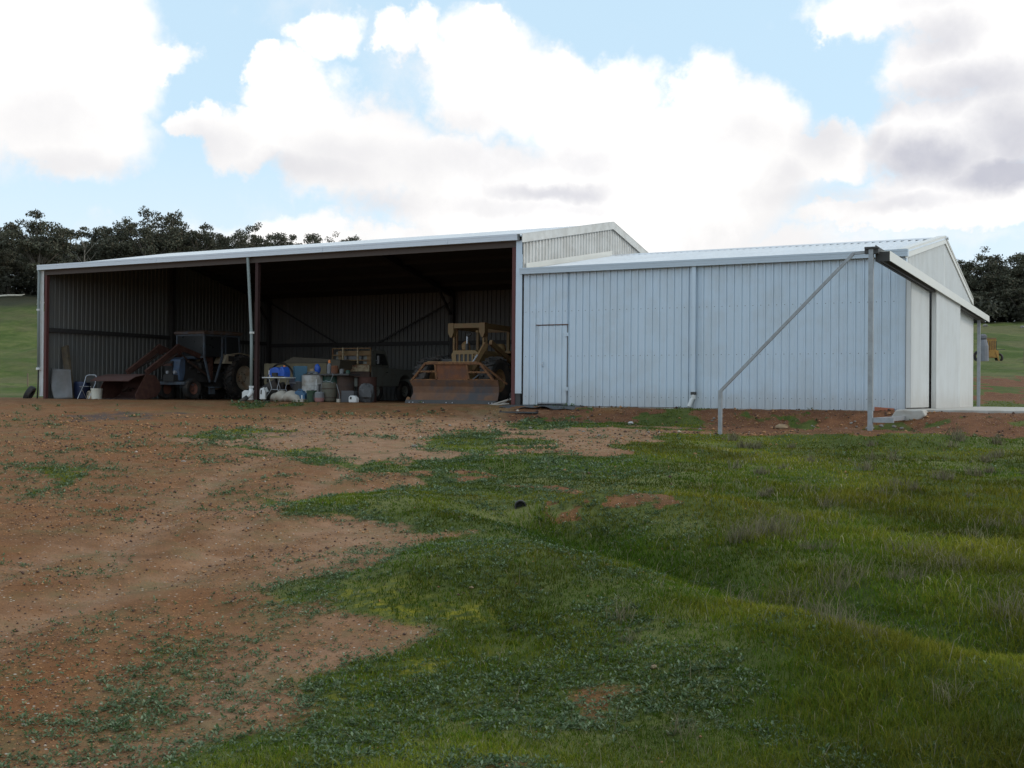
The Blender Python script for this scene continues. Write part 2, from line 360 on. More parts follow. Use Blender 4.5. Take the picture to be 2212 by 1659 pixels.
POLY={'G':[[(1.23,-23.7),(1.13,-23.23),(1.31,-22.71),(1.05,-22.36),(1.03,-21.72),(1.11,-21.41),(0.85,-21.22),(-0.15,-21.28),(-0.35,-21.09),(-0.18,-20.77),(0.16,-20.45),(-0.41,-18.67),(-0.61,-18.23),(-1.4,-17.76),(-1.91,-18.09),(-2.32,-18.92),(-2.59,-18.67),(-3.61,-16.47),(-3.1,-15.63),(-3.51,-14.51),(-5.26,-13.72),(-7.51,-12.41),(-9.28,-12.19),(-9.0,-11.11),(-6.69,-12.28),(-4.48,-13.01),(-4.74,-11.28),(-3.54,-10.75),(-3.01,-9.04),(-3.76,-5.93),(-3.29,-2.81),(0.34,-4.6),(2.69,-2.94),(4.91,-2.51),(5.84,-17.5),(5.19,-22.75),(1.76,-24.48)],[(-7.89,-7.42),(-7.59,-5.33),(-6.23,-6.63),(-3.94,-9.88),(-4.92,-10.97),(-6.31,-9.75)],[(-11.63,-9.81),(-11.39,-8.61),(-9.95,-10.39),(-10.29,-11.11)],[(-18.72,-0.77),(-17.07,-0.89),(-16.21,-2.3),(-17.15,-2.35)],[(-8.14,-16.66),(-8.33,-15.66),(-7.25,-16.68),(-5.98,-18.17),(-5.99,-18.44),(-7.22,-17.24)],[(-8.16,-0.37),(-7.5,-0.77),(-6.12,-4.03),(-6.5,-5.27),(-7.33,-4.55),(-7.8,-1.5)],[(-5.93,-0.47),(-4.29,-0.47),(-3.29,-2.81),(-4.65,-2.56),(-5.91,-3.27),(-5.66,-1.15)],[(-3.07,-0.8),(-1.85,-0.61),(-1.42,-1.09),(-2.82,-1.28)],[(0.2,-0.82),(1.38,-1.27),(1.63,-1.86),(0.46,-1.23)],[(-7.3,-1.24),(-5.43,-1.14),(-4.77,-2.82),(-6.04,-3.98)],[(-0.57,-1.36),(-0.4,-0.74),(-0.03,-0.37),(0.2,-0.82),(0.27,-3.79)],[(1.5,-4.13),(2.62,-2.08),(4.14,-1.9),(4.16,-2.96),(1.67,-5.34)]],'B':[[(-3.92,-13.76),(-2.97,-12.75),(-2.71,-13.37),(-3.53,-14.14)],[(-2.67,-14.07),(-2.24,-13.6),(-1.39,-14.35),(-1.62,-15.17)],[(-1.13,-15.44),(-0.36,-15.79),(0.84,-15.75),(0.94,-15.89),(0.1,-16.26),(-0.54,-16.19)],[(2.26,-21.96),(2.62,-21.86),(2.67,-22.1),(2.45,-22.31)],[(2.22,-22.98),(2.6,-22.68),(2.68,-22.89),(2.29,-23.1)],[(-3.29,-2.81),(-0.29,-1.33),(0.26,-4.64),(-2.45,-4.22)]],'S':[[(-1.19,-22.18),(-1.07,-21.43),(-0.01,-21.46),(0.67,-21.87),(1.06,-22.57),(1.18,-23.72),(0.79,-24.61),(-1.12,-23.39)],[(-1.05,-20.4),(-0.92,-19.18),(-0.43,-18.68),(0.06,-20.58),(-0.21,-21.12)],[(-9.55,-15.98),(-8.65,-15.13),(-5.17,-18.5),(-5.76,-18.94)]],'M':[[(-0.21,-21.21),(0.56,-20.78),(1.18,-20.74),(1.29,-21.15),(1.0,-21.25),(0.3,-21.12)],[(1.2,-22.5),(1.28,-21.87),(1.49,-21.46),(1.57,-22.07),(1.53,-22.8)]],'P':[[(-10.13,-11.4),(-12.96,-5.16),(-9.5,-0.97),(-4.06,-2.41),(-3.19,-7.78),(-3.8,-12.19),(-5.27,-13.04),(-8.24,-12.45)],[(-1.53,-19.62),(-1.89,-17.82),(-0.88,-18.1),(-0.38,-19.06),(-0.15,-21.1)],[(0.45,-22.16),(0.27,-21.36),(0.93,-21.2),(1.12,-21.44),(0.99,-22.3),(1.18,-23.26),(1.08,-23.75),(0.87,-23.43)]],'D':[[(-18.13,-7.8),(-18.84,-4.42),(-16.29,-5.19),(-15.3,-7.84),(-16.25,-8.96)],[(-10.37,-9.57),(-10.4,-8.21),(-9.65,-9.07),(-9.73,-10.13)]],'R':[[(-4.11,-0.33),(-1.34,4.14),(0.23,-4.45),(-3.34,-2.66)],[(-0.16,-0.47),(6.47,18.06),(5.65,-2.3),(0.3,-4.83)],[(-9.35,-0.5),(-4.11,-0.33),(-4.41,-1.43),(-8.89,-1.37)],[(-2.38,30.05),(8.12,58.99),(6.53,19.65),(-0.77,16.98)]]}
# ---------------------------------------------------------------- ground masks (patches of grass, bare soil, moss, ash as they lie on the ground)
def inpoly(x, y, P):
    r = np.zeros(x.shape, bool); n = len(P)
    for i in range(n):
        (ax, ay), (bx, by) = P[i], P[(i+1) % n]
        if ay == by: continue
        c = ((ay > y) != (by > y)) & (x < (bx-ax)*(y-ay)/(by-ay)+ax); r ^= c
    return r
def pmask(x, y, key, soft):
    m = np.zeros(x.shape)
    for P in POLY[key]:
        xs = [p[0] for p in P]; ys = [p[1] for p in P]
        k = np.where((x > min(xs)-2) & (x < max(xs)+2) & (y > min(ys)-2) & (y < max(ys)+2))[0]
        if not len(k): continue
        a = x[k]; b = y[k]; sg = seg(a, b, P+[P[0]]); sg = np.where(inpoly(a, b, P), sg, -sg)
        m[k] = np.maximum(m[k], sst(-soft, soft, sg))
    return m
def masks(x, y):
    d, s = ds(x, y); sc = np.clip(d*.035, .12, .9)*1.25
    X = x+fbm(x*1.3, y*1.3, 31, 6)*sc*1.5; Y = y+fbm(x*1.3+50, y*1.3, 33, 6)*sc*1.5
    g = pmask(X, Y, 'G', .30); b = pmask(X, Y, 'B', .12); S = pmask(X, Y, 'S', .5)
    n = fbm(x*.9, y*.9, 41, 5); n2 = fbm(x*3.1, y*3.1, 43, 4)
    right = sst(.2, .6, s-.46*np.abs(d))*(1-sst(20, 22, d))
    g = np.maximum(g, right)
    # far paddock: everything away from the yard is grass
    pad = (1-sst(-34, -31, x)*(1-sst(13.5, 16, y)))
    far = np.maximum(pad*sst(30, 40, d), sst(36, 38, d)*sst(12.6, 13.4, y)*sst(-5, -3, -np.abs(x+14)+20)*0)
    far = np.maximum(far, sst(14, 17, y))
    g = np.maximum(g, far)
    g = g*(1-b*(.62+.31*sst(-19, -17, y))*sst(-.6, -.1, n2))
    # thin weeds
    weeds = S*sst(-.15, .45, n+n2*.7)
    stray = sst(.10, .5, n*.8+n2*.6)*(1-sst(24, 34, d))*.7
    g = np.maximum(g, np.maximum(weeds*.42, stray*.5))
    R_ = pmask(X, Y, 'R', .3)
    g = np.where(R_ > .5, np.minimum(g, np.maximum(pmask(X, Y, 'G', .12), sst(-.05, .35, n+n2*.5)*.75)), g)
    inside = (x > -27.7) & (x < -.05) & (y > .05) & (y < 11.4); g = np.where(inside, 0, g)
    M_ = pmask(X, Y, 'M', .2)*sst(-.25, .2, n2+n*.5)
    Pp = pmask(X, Y, 'P', .7)
    trk = 0*x
    for P_, h_, s_ in LINES[5:]: trk = np.maximum(trk, np.exp(-(seg(x, y, P_)/.26)**2))
    Pp = np.maximum(Pp, trk*sst(-.8, .1, n2)*.8); g = g*(1-trk*.4)
    D_ = pmask(X, Y, 'D', .35)*sst(-.5, .1, n2)
    return g, M_, Pp, D_, np.maximum(R_, b*.4*sst(-19, -17, y))
# polar ground sheet around the camera, fine in front, coarse behind
rs = [0.02]
while rs[-1] < 1500: rs.append(rs[-1]*(1.0072 if 3 < rs[-1] < 60 else 1.015 if 1.5 < rs[-1] < 300 else 1.06 if rs[-1] > 1 else 1.6))
rs = np.array(rs)
a_f = np.radians(np.arange(-33, 33.01, .17)); a_b = np.radians(np.arange(36, 324.1, 4))
an = np.concatenate([a_f, a_b]); base_ang = math.atan2(FY, FX)
A, Rr_ = np.meshgrid(an, rs)
gx = (CX+Rr_*np.cos(base_ang-A)).ravel(); gy = (CY+Rr_*np.sin(base_ang-A)).ravel()
gz = zt(gx, gy)
dg = ds(gx, gy)[0]
nearf = (1-sst(30, 60, dg))
inside = (gx > -27.8) & (gx < 0) & (gy > -.1) & (gy < 11.5)
gz += np.where(inside, 0, nearf*(fbm(gx*4, gy*4, 51, 4)*.02+fbm(gx*14, gy*14, 57, 3)*.008))
gz = np.where(inside & (gx > -9.6), gz-.05, gz)
nA, nR = len(an), len(rs)
ii, jj = np.meshgrid(np.arange(nR-1), np.arange(nA), indexing='ij'); j2 = (jj+1) % nA
F = np.stack([ii*nA+jj, (ii+1)*nA+jj, (ii+1)*nA+j2, ii*nA+j2], -1).reshape(-1, 4)[:, ::-1]
cidx = len(gx); V = np.stack([gx, gy, gz], 1)
g_, m_, p_, d_, r_ = masks(gx, gy)
GM = bpy.data.materials.new('soil_and_turf'); GM.use_nodes = True; t = NT(GM.node_tree); b = t.n['Principled BSDF']
pos = t.node('ShaderNodeNewGeometry').outputs['Position']
def R3(v, a, b_, ca, cb): return t.mix(t.mr(v, a, b_), ca, cb)
nbig = t.noise(pos, .5, 6, .6); nmid = t.noise(pos, 3.2, 6, .65); nfin = t.noise(pos, 22, 5, .7); ngr = t.noise(pos, 90, 3, .7)
peb = t.voro(pos, 34, 'Distance'); pebc = t.voro(pos, 34, 'Color')
soil = R3(nmid, .35, .65, (.155, .070, .029), (.235, .113, .051))
soil = t.mix(t.mr(nbig, .45, .62), soil, (.195, .082, .031))
pink = R3(nmid, .3, .7, (.24, .132, .075), (.34, .205, .125))
soil = t.mix(t.m('MULTIPLY', t.attr('pale'), t.mr(nfin, .2, .6, .6, 1.)), soil, pink)
soil = t.mix(t.m('MULTIPLY', t.mr(t.noise(pos, 1.7, 6, .7), .44, .68), .55), soil, (.13, .12, .05))
soil = t.mix(t.attr('red'), soil, R3(nmid, .3, .7, (.11, .048, .025), (.19, .085, .042)))
# embedded gravel
pm = t.m('MULTIPLY', t.mr(peb, .36, .22), t.mr(t.noise(pos, 1.1, 4, .6), .30, .5, .35, 1.))
sepc = t.node('ShaderNodeSeparateColor'); t.put(sepc.inputs[0], pebc)
pcol = t.mix(sepc.outputs[0], (.46, .22, .085), (.14, .075, .045))
pcol = t.mix(t.mr(sepc.outputs[1], .86, .95), pcol, (.55, .48, .40))
soil = t.mix(t.m('MULTIPLY', pm, .75), soil, pcol)
soil = t.mix(t.mr(ngr, .55, .8, 0, .45), soil, (.12, .07, .045))
soil = t.mix(t.m('MULTIPLY', t.attr('ash'), t.mr(nfin, .3, .6)), soil, (.055, .055, .058))
turf = R3(nmid, .3, .7, (.045, .065, .012), (.095, .115, .026))
turf = t.mix(t.mr(nbig, .45, .7), turf, (.16, .165, .055))
turf = t.mix(t.mr(nfin, .5, .8, 0, .6), turf, (.03, .045, .015))
gfar = t.attr('far')
pstretch = t.vm('MULTIPLY', pos, (.05, .05, .5))
turfF = R3(t.noise(pos, .16, 9, .75), .40, .62, (.058, .09, .013), (.13, .145, .042))
turfF = t.mix(t.mr(t.noise(pos, .045, 6, .7), .45, .6, 0, .6), turfF, (.135, .115, .055))
turfF = t.mix(t.mr(t.noise(pos, 1.3, 8, .8), .45, .75, 0, .8), turfF, (.035, .055, .016))
turf = t.mix(gfar, turf, turfF)
moss = R3(nfin, .3, .7, (.12, .12, .012), (.27, .235, .02))
ga = t.m('ADD', t.attr('grass'), t.m('MULTIPLY', t.m('SUBTRACT', nfin, .5), .8))
gm = t.mr(ga, .35, .62)
c = t.mix(gm, soil, turf)
c = t.mix(t.m('MULTIPLY', t.attr('moss'), t.mr(t.noise(pos, 14, 4, .6), .42, .58)), c, moss)
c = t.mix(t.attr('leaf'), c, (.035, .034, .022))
t.put(b.inputs['Base Color'], c); b.inputs['Roughness'].default_value = .95; b.inputs['Specular IOR Level'].default_value = .15
h = t.m('ADD', t.m('MULTIPLY', nfin, .9), t.m('ADD', t.m('MULTIPLY', pm, .35), t.m('MULTIPLY', ngr, .35)))
bn = t.node('ShaderNodeBump'); bn.inputs['Strength'].default_value = .7; bn.inputs['Distance'].default_value = .03
t.put(bn.inputs['Height'], h); t.put(b.inputs['Normal'], bn.outputs[0])
uu = ds(gx, gy); az_ = uu[1]/np.maximum(uu[0], 1)
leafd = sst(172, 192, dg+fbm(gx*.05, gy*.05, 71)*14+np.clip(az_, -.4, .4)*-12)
def ext(a): return a
me_c = {'grass': ext(g_), 'moss': ext(m_), 'pale': ext(p_), 'ash': ext(d_), 'red': ext(np.maximum(r_, sst(12.5, 14, gy)*(1-sst(34, 50, gy))*sst(0, 3, gx)*sst(-.1, .25, fbm(gx*.3, gy*.3, 81)+.15))), 'far': ext(sst(28, 45, dg)), 'leaf': ext(leafd*.9)}
ground = vmesh('ground', V, F, GM, me_c, smooth=True)
tag(ground, 'red gravelly yard running into rough green paddock and hillside', 'ground', kind='structure')
# ---------------------------------------------------------------- vegetation on the ground
RNG = np.random.default_rng(7)
def scatter(n, dmin, dmax, half=39, pw=1.0):
    a = np.radians(RNG.uniform(-half, half, n))
    q = RNG.random(n)
    r = np.exp(np.log(dmin)+q*(np.log(dmax)-np.log(dmin)))
    return CX+r*np.cos(base_ang-a), CY+r*np.sin(base_ang-a)
def gh(x, y):
    d, s = ds(x, y); nf = 1-sst(30, 60, d)
    ins = (x > -27.8) & (x < 0) & (y > -.1) & (y < 11.5)
    z = zt(x, y)+np.where(ins, 0, nf*(fbm(x*4, y*4, 51, 4)*.02+fbm(x*14, y*14, 57, 3)*.008)); return z
CULX, CULY = -1.14+.02, -16.14-.04
def keep_out(x, y):
    return (np.hypot(x-CULX, y-CULY) < .09) | ((x > -28.1) & (x < .4) & (y > -.02) & (y < 11.7)) | ((x > .0) & (x < 10.2) & (y > -.28) & (y < 12))
VEG = mat('leaf_blade', (.1, .15, .04), .8, 0, .0, 3., spec=.12, trans=.3, vcol=True)
def blades(name, x, y, h, w, col, lean, m=VEG, seed=1):
    g = np.random.default_rng(seed); n = len(x); z = gh(x, y)-.005
    a = g.uniform(0, 2*np.pi, n); b = g.uniform(0, 2*np.pi, n); L = lean*g.uniform(.2, 1, n)
    cx, cy = np.cos(a)*w/2, np.sin(a)*w/2; lx, ly = np.cos(b)*h*L, np.sin(b)*h*L
    p = np.stack([x, y, z], 1); W_ = np.stack([cx, cy, 0*cx], 1)
    mid = p+np.stack([lx*.3, ly*.3, h*.6*(1-.15*L)], 1); tip = p+np.stack([lx, ly, h*(1-.35*L)], 1)
    V = np.stack([p-W_, p+W_, mid+W_*.7, mid-W_*.7, tip], 1).reshape(-1, 3)
    k = np.arange(n)[:, None]*5
    F = np.concatenate([k+np.array([[0, 1, 2]]), k+np.array([[0, 2, 3]]), k+np.array([[3, 2, 4]])], 1).reshape(-1, 3)
    o = vmesh(name, V, F, m, {'col': np.repeat(col, 5, 0)}); return o
# short and long green grass
x, y = scatter(190000, 2.7, 46)
g_, m_, p_, d_, r_ = masks(x, y); d, s = ds(x, y)
nz = fbm(x*1.7, y*1.7, 61, 4); nb_ = fbm(x*.45, y*.45, 63, 4)
k = (RNG.random(len(x)) < np.clip(g_*1.25-.12-m_*.9, 0, 1)) & ~keep_out(x, y)
x, y, d, s, nz, nb_, g_ = [q[k] for q in (x, y, d, s, nz, nb_, g_)]
cq = seg(x, y, LINES[0][0]); dq = seg(x, y, LINES[1][0]); crest = np.exp(-(cq/.38)**2); ditch = np.exp(-(dq/.6)**2)
mead = sst(1.2, 3.2, s+nz*.6)*sst(7.2, 9.5, d+.35*s)*(1-sst(19, 22, d))
fg = sst(.3, 1.4, s+nz*.5)*(1-sst(6, 7.5, d))
hb = .035+.03*np.clip(nz+.4, 0, 1)+mead*(.045+.085*np.clip(nz+nb_*.6+.3, 0, 1))*(.25+.75*(1-sst(11, 16, d)))+fg*(.02+.05*np.clip(nz+.2, 0, 1))
hb = hb*.72*(.35+.65*sst(.3, .9, g_))*(1-.25*crest)+ditch*.06*(s > 0)
per = 5; n = len(x); X = np.repeat(x, per)+RNG.normal(0, 1, n*per)*np.repeat(.012+.0035*d, per); Y = np.repeat(y, per)+RNG.normal(0, 1, n*per)*np.repeat(.012+.0035*d, per)
D = np.repeat(d, per); H = np.repeat(hb, per)*RNG.uniform(.55, 1.35, n*per); Wd = np.maximum(.0028, D*.00075)*RNG.uniform(.7, 1.3, n*per)
t_ = np.clip(np.repeat(nb_*.9+nz*.5, per)+RNG.normal(0, .25, n*per)+.42+.35*np.repeat(crest, per)-.55*np.repeat(ditch, per)+.12*np.repeat(mead, per), 0, 1.25)[:, None]  # yellower dry crest; ditch shade put into the darker blade colour
c1 = np.array([[.062, .118, .007]]); c2 = np.array([[.20, .195, .020]]); cdry = np.array([[.34, .30, .18]])
colr = c1*(1-t_)+c2*t_
dryp = RNG.random(n*per) < (.035+.10*np.repeat(mead, per)*np.clip(np.repeat(nz, per)+.3, 0, 1)); colr = np.where(dryp[:, None], cdry*RNG.uniform(.6, 1.1, (n*per, 1)), colr)
colr = colr*RNG.uniform(.68, 1.15, (n*per, 1))*(1+1.0*np.clip(np.repeat(fbm(x*.9, y*.9, 201, 5), per), -.5, .5))[:, None]
kk = ~keep_out(X, Y)
gr = blades('grass', X[kk], Y[kk], H[kk], Wd[kk], colr[kk], 1.15)
tag(gr, 'green grass growing over the mound, ditch and paddock', 'grass', kind='stuff')
# broad-leaved capeweed rosettes
def leaves(name, x, y, d, nl, size, colf, seed):
    g = np.random.default_rng(seed); n = len(x); X = np.repeat(x, nl); Y = np.repeat(y, nl); S = np.repeat(size, nl)*g.uniform(.6, 1.3, n*nl)
    a = g.uniform(0, 2*np.pi, n*nl); el = g.uniform(.1, 1.0, n*nl); z = gh(X, Y)+.002
    dr = np.stack([np.cos(a)*np.cos(el), np.sin(a)*np.cos(el), np.sin(el)], 1); sd_ = np.stack([-np.sin(a), np.cos(a), 0*a], 1)
    up = np.cross(dr, sd_); root = np.stack([X, Y, z], 1)+dr*S[:, None]*g.uniform(.05, .7, (n*nl, 1))
    Sx = S[:, None]
    V = np.stack([root, root+dr*Sx*.5+sd_*Sx*.24+up*Sx*.06, root+dr*Sx-np.array([0, 0, 1])*Sx*.12, root+dr*Sx*.5-sd_*Sx*.24+up*Sx*.06], 1).reshape(-1, 3)
    k = np.arange(n*nl)[:, None]*4
    F = np.concatenate([k+np.array([[0, 1, 2]]), k+np.array([[0, 2, 3]])], 1).reshape(-1, 3)
    col = colf(g, n*nl); return vmesh(name, V, F, VEG, {'col': np.repeat(col, 4, 0)})
x, y = scatter(150000, 2.7, 36)
g_, m_, p_, d_, r_ = masks(x, y); d, s = ds(x, y); S_ = pmask(x, y, 'S', .5)
nz = fbm(x*1.9, y*1.9, 91, 4)
mead = sst(1.0, 2.4, s)*sst(7.2, 9.5, d+.35*s)
fg = sst(.9, 1.9, s)*(1-sst(6.3, 7.5, d))
edge = np.clip(4*g_*(1-g_), 0, 1)
pr = np.clip(g_*sst(-.12, .22, nz)*1.1+edge*.35+S_*.17, 0, 1)*(1-mead*.94)*(1-fg*.85)*(1-m_*.75)
k = (RNG.random(len(x)) < pr) & ~keep_out(x, y); x, y, d = x[k], y[k], d[k]
def ccape(g, n):
    t = g.random((n, 1))**1.2; c = np.array([[.06, .11, .035]])*(1-t)+np.array([[.25, .31, .19]])*t; return c*g.uniform(.6, 1.1, (n, 1))
wd = leaves('broadleaf_weeds', x, y, d, 7, np.maximum(.019, d*.0023)*RNG.uniform(.7, 1.3, len(x)), ccape, 5)
tag(wd, 'silvery green broad-leaved weeds scattered over soil and turf', 'weeds', kind='stuff')
# dry tussocks
TP = [(1.76,-16.82,.36,170),(1.55,-17.1,.3,120),(3.16,-20.69,.24,70),(3.3,-20.9,.22,50),(3.0,-20.5,.2,45),(3.45,-21.0,.16,35),(2.04,-20.92,.16,60),(2.6,-20.4,.2,40),(3.9,-19.0,.3,90),(4.5,-19.3,.24,80),(2.7,-18.6,.26,80),(4.2,-18.1,.22,60),
      (4.75,-21.9,.22,70),(3.9,-21.8,.18,50),(2.2,-21.2,.12,40),(2.9,-22.3,.14,40)]
g = random.Random(4)
for i in range(75):
    dd = math.exp(g.uniform(math.log(8.2), math.log(23))); ss = g.uniform(.9+dd*.12, dd*.5+1)
    if ss > dd*.02: TP.append((CX+dd*FX-ss*FY*-1, CY+dd*FY+ss*(-FX)*1, g.uniform(.10, .26), int(g.uniform(25, 80))))
bx, by, bh, bw = [], [], [], []
for (tx, ty, th, nn) in TP:
    if keep_out(np.array([tx]), np.array([ty]))[0] or ty > -2.5: continue
    q = np.random.default_rng(int(abs(tx*977+ty*131))%99999); rr = th*.45
    bx.append(tx+q.normal(0, rr*.6, nn)); by.append(ty+q.normal(0, rr*.6, nn)); bh.append(q.uniform(.45, 1.1, nn)*th)
    dd = float(ds(np.array(tx), np.array(ty))[0]); bw.append(np.full(nn, max(.0022, dd*.00055)))
sx_, sy_ = scatter(1500, 2.8, 20); dd_, ss_ = ds(sx_, sy_); kk_ = (masks(sx_, sy_)[0] > .6) & (ss_ > -.2) & ~keep_out(sx_, sy_)
bx.append(sx_[kk_]); by.append(sy_[kk_]); bh.append(RNG.uniform(.07, .24, kk_.sum())); bw.append(np.maximum(.0022, dd_[kk_]*.0006))
bx, by, bh, bw = map(np.concatenate, (bx, by, bh, bw)); n = len(bx)
cc = np.array([[.22, .195, .12]])*RNG.uniform(.45, 1.25, (n, 1))
dt = blades('dry_grass', bx, by, bh, bw, cc, 1.2, seed=3)
tag(dt, 'grey-tan tussocks of dead grass standing in the green paddock', 'dry grass', kind='stuff')
# loose gravel
x, y = scatter(200000, 2.7, 30); g_, m_, p_, d_, r_ = masks(x, y); d, s = ds(x, y)
nz = fbm(x*.8, y*.8, 95, 4)
k = (RNG.random(len(x)) < np.clip((1-g_*1.5)*(.35+nz), 0.02, .9)) & ~keep_out(x, y); x, y, d = x[k], y[k], d[k]; n = len(x)
sz = np.maximum(.004, d*.0007)*np.exp(np.clip(RNG.normal(0, .5, n), -2, 1.0))
z = gh(x, y)+sz*.3; oc = np.array([[1, 0, 0], [0, 1, 0], [-1, 0, 0], [0, -1, 0], [0, 0, .7], [0, 0, -.7]])
V = np.stack([x, y, z], 1)[:, None, :]+oc[None]*sz[:, None, None]*RNG.uniform(.65, 1.2, (n, 6, 1))
k = np.arange(n)[:, None]*6; fc = np.array([0,1,4, 1,2,4, 2,3,4, 3,0,4, 1,0,5, 2,1,5, 3,2,5, 0,3,5])[None]
t_ = RNG.random((n, 1)); col = np.where(t_ < .62, np.array([[.33, .17, .075]]), np.where(t_ < .985, np.array([[.09, .05, .035]]), np.array([[.40, .33, .26]])))*RNG.uniform(.7, 1.25, (n, 1))
PEB = mat('ironstone_gravel', (.3, .15, .07), .9, vcol=True, var=0.)
pb = vmesh('gravel', V.reshape(-1, 3), (k+fc).reshape(-1, 3), PEB, {'col': np.repeat(col, 6, 0)})
tag(pb, 'loose rusty ironstone gravel lying over the bare yard', 'gravel', kind='stuff')
# ---------------------------------------------------------------- sheds
def ribsheet(mb, A0, A1, B0, B1, nrm, pitch=.19, rw=.062, h=.034, start=0., bottomf=None):
    A0, A1, B0, B1, nrm = map(Vector, (A0, A1, B0, B1, nrm)); L = (A1-A0).length; n = nrm.normalized()
    pr = [(0, 0.)]; s = start
    while s < L-.001:
        for a, o in ((s+pitch*.5-.004, 0), (s+pitch*.5, -.003), (s+pitch*.5+.004, 0), (s+pitch-rw, 0), (s+pitch-rw*.74, h), (s+pitch-rw*.26, h), (s+pitch, 0)):
            if 0 < a < L: pr.append((a, o))
        s += pitch
    pr.append((L, 0)); vs = []; fs = []
    for a, o in pr:
        t = a/L; vs += [A0.lerp(A1, t)+n*o, B0.lerp(B1, t)+n*o]
    for i in range(len(pr)-1): fs.append((2*i, 2*i+2, 2*i+3, 2*i+1))
    return mb._add(vs, fs)
def screws(mb, x0, x1, z, y, pitch=.19, off=.065):
    s = x0+off
    while s < x1:
        mb.lathe([(.009, -.004), (.009, .003), (.004, .007)], 6, (s, y, z), 'y'); s += pitch
# ---- closed shed
RX0, RX1, W0 = -9.62, 0.0, 11.5
HF, HR, HB = 3.44, 4.42, 3.24
cs = thing('closed_shed', 'pale blue-grey corrugated steel shed with closed front wall and sliding end doors', 'shed', (0,0,0))
m = MB(); n_ = (0,-1,0)
ribsheet(m, (-9.62,0,-.02), (-9.2,0,-.02), (-9.62,0,HF), (-9.2,0,HF), n_)
ribsheet(m, (-9.2,0,2.045), (-8.325,0,2.045), (-9.2,0,HF), (-8.325,0,HF), n_, start=-.04)
ribsheet(m, (-8.325,0,-.04), (-4.97,0,-.04), (-8.325,0,HF), (-4.97,0,HF), n_, start=-.15)
ribsheet(m, (-4.97,0,-.05), (0,0,-.05), (-4.97,0,HF), (0,0,HF), n_, start=-.09)
m.cur = 1
for z in (.2, 1.24, 2.4):
    if z < 2.1: screws(m, -9.62, -9.22, z, -.003); screws(m, -8.3, -.15, z, -.003)
    else: screws(m, -9.62, -.15, z, -.003)
m.build('front_wall', [ZINC, DKST], cs)
dr = MB(); ribsheet(dr, (-9.185,-.012,.035), (-8.355,-.012,.035), (-9.185,-.012,2.03), (-8.355,-.012,2.03), n_, start=-.055)
dro = dr.build('door', ZINC, cs)
MB().box((-9.19,.01,.0), (-8.335,.03,2.04)).build('door_frame', GALV, cs)
m = MB(); m.tube([(-9.03,-.02,1.09), (-9.03,-.06,1.08), (-9.03,-.075,1.03), (-9.03,-.06,.98), (-9.03,-.02,.97)], .010, 8)
m.build('handle', CHR, dro)
MB().lathe([(.022,-.016), (.022,-.03), (.012,-.036)], 10, (-9.1,0,1.03), 'y').build('lock', CAPM, dro)
m = MB()
for z in (.35, 1.75): m.box((-8.40,-.05,z), (-8.30,-.04,z+.09)); m.lathe([(.012,z), (.012,z+.09)], 8, (-8.352,-.048,0))
m.st = [m.st[0], m.st[2]]; each(m, 'hinge', ZINC, dro)
MB().box((-9.24,-.034,2.045), (-8.31,-.004,2.062)).build('door_flashing', RUST, cs)
m = MB()  # end wall (gable) and the strip beside the doors
ribsheet(m, (0,0,-.05), (0,5.75,-.05), (0,0,HF), (0,5.75,HR), (1,0,0), rw=.06, h=.018)
ribsheet(m, (0,5.75,-.05), (0,W0,-.05), (0,5.75,HR), (0,W0,HB), (1,0,0), rw=.06, h=.018)
m.build('end_wall', ZDOOR, cs)
m = MB(); ribsheet(m, (0,W0,-.05), (RX0,W0,-.05), (0,W0,HB), (RX0,W0,HB), (0,1,0)); m.build('back_wall', ZINC, cs)
m = MB(); sl_ = (HR-HF)/5.75; sb_ = (HR-HB)/5.75
ribsheet(m, (RX0,-.11,HF+.06-.11*sl_), (.06,-.11,HF+.06-.11*sl_), (RX0,5.75,HR+.06), (.06,5.75,HR+.06), (0,-sl_,1), rw=.075, h=.035)
ribsheet(m, (.06,W0+.1,HB+.06-.1*sb_), (RX0,W0+.1,HB+.06-.1*sb_), (.06,5.75,HR+.06), (RX0,5.75,HR+.06), (0,sb_,1), rw=.075, h=.035)
m.cur = 1
for k in range(1, 5):
    y = 5.75*k/5-.4; z = HF+.06+sl_*y; s = RX0+.065
    while s < 0: m.box((s-.012,y-.012,z+.001), (s+.012,y+.012,z+.012)); s += .19
m.build('roof', [ZROOF, DKST], cs)
m = MB(); m.hexa([(RX0,5.6,HR+.06), (.1,5.6,HR+.06), (.1,5.75,HR+.115), (RX0,5.75,HR+.115), (RX0,5.6,HR+.068), (.1,5.6,HR+.068), (.1,5.75,HR+.123), (RX0,5.75,HR+.123)])
m.hexa([(RX0,5.75,HR+.115), (.1,5.75,HR+.115), (.1,5.9,HR+.06), (RX0,5.9,HR+.06), (RX0,5.75,HR+.123), (.1,5.75,HR+.123), (.1,5.9,HR+.068), (RX0,5.9,HR+.068)])
m.build('ridge_capping', ZROOF, cs)
m = MB(); m.box((RX0-.05,-.175,3.385), (.075,-.03,3.52)); m.box((RX0-.053,-.183,3.50), (.078,-.033,3.545)); m.box((RX0-.048,-.179,3.44), (.073,-.170,3.448))
m.build('gutter', GUT, cs)
m = MB()
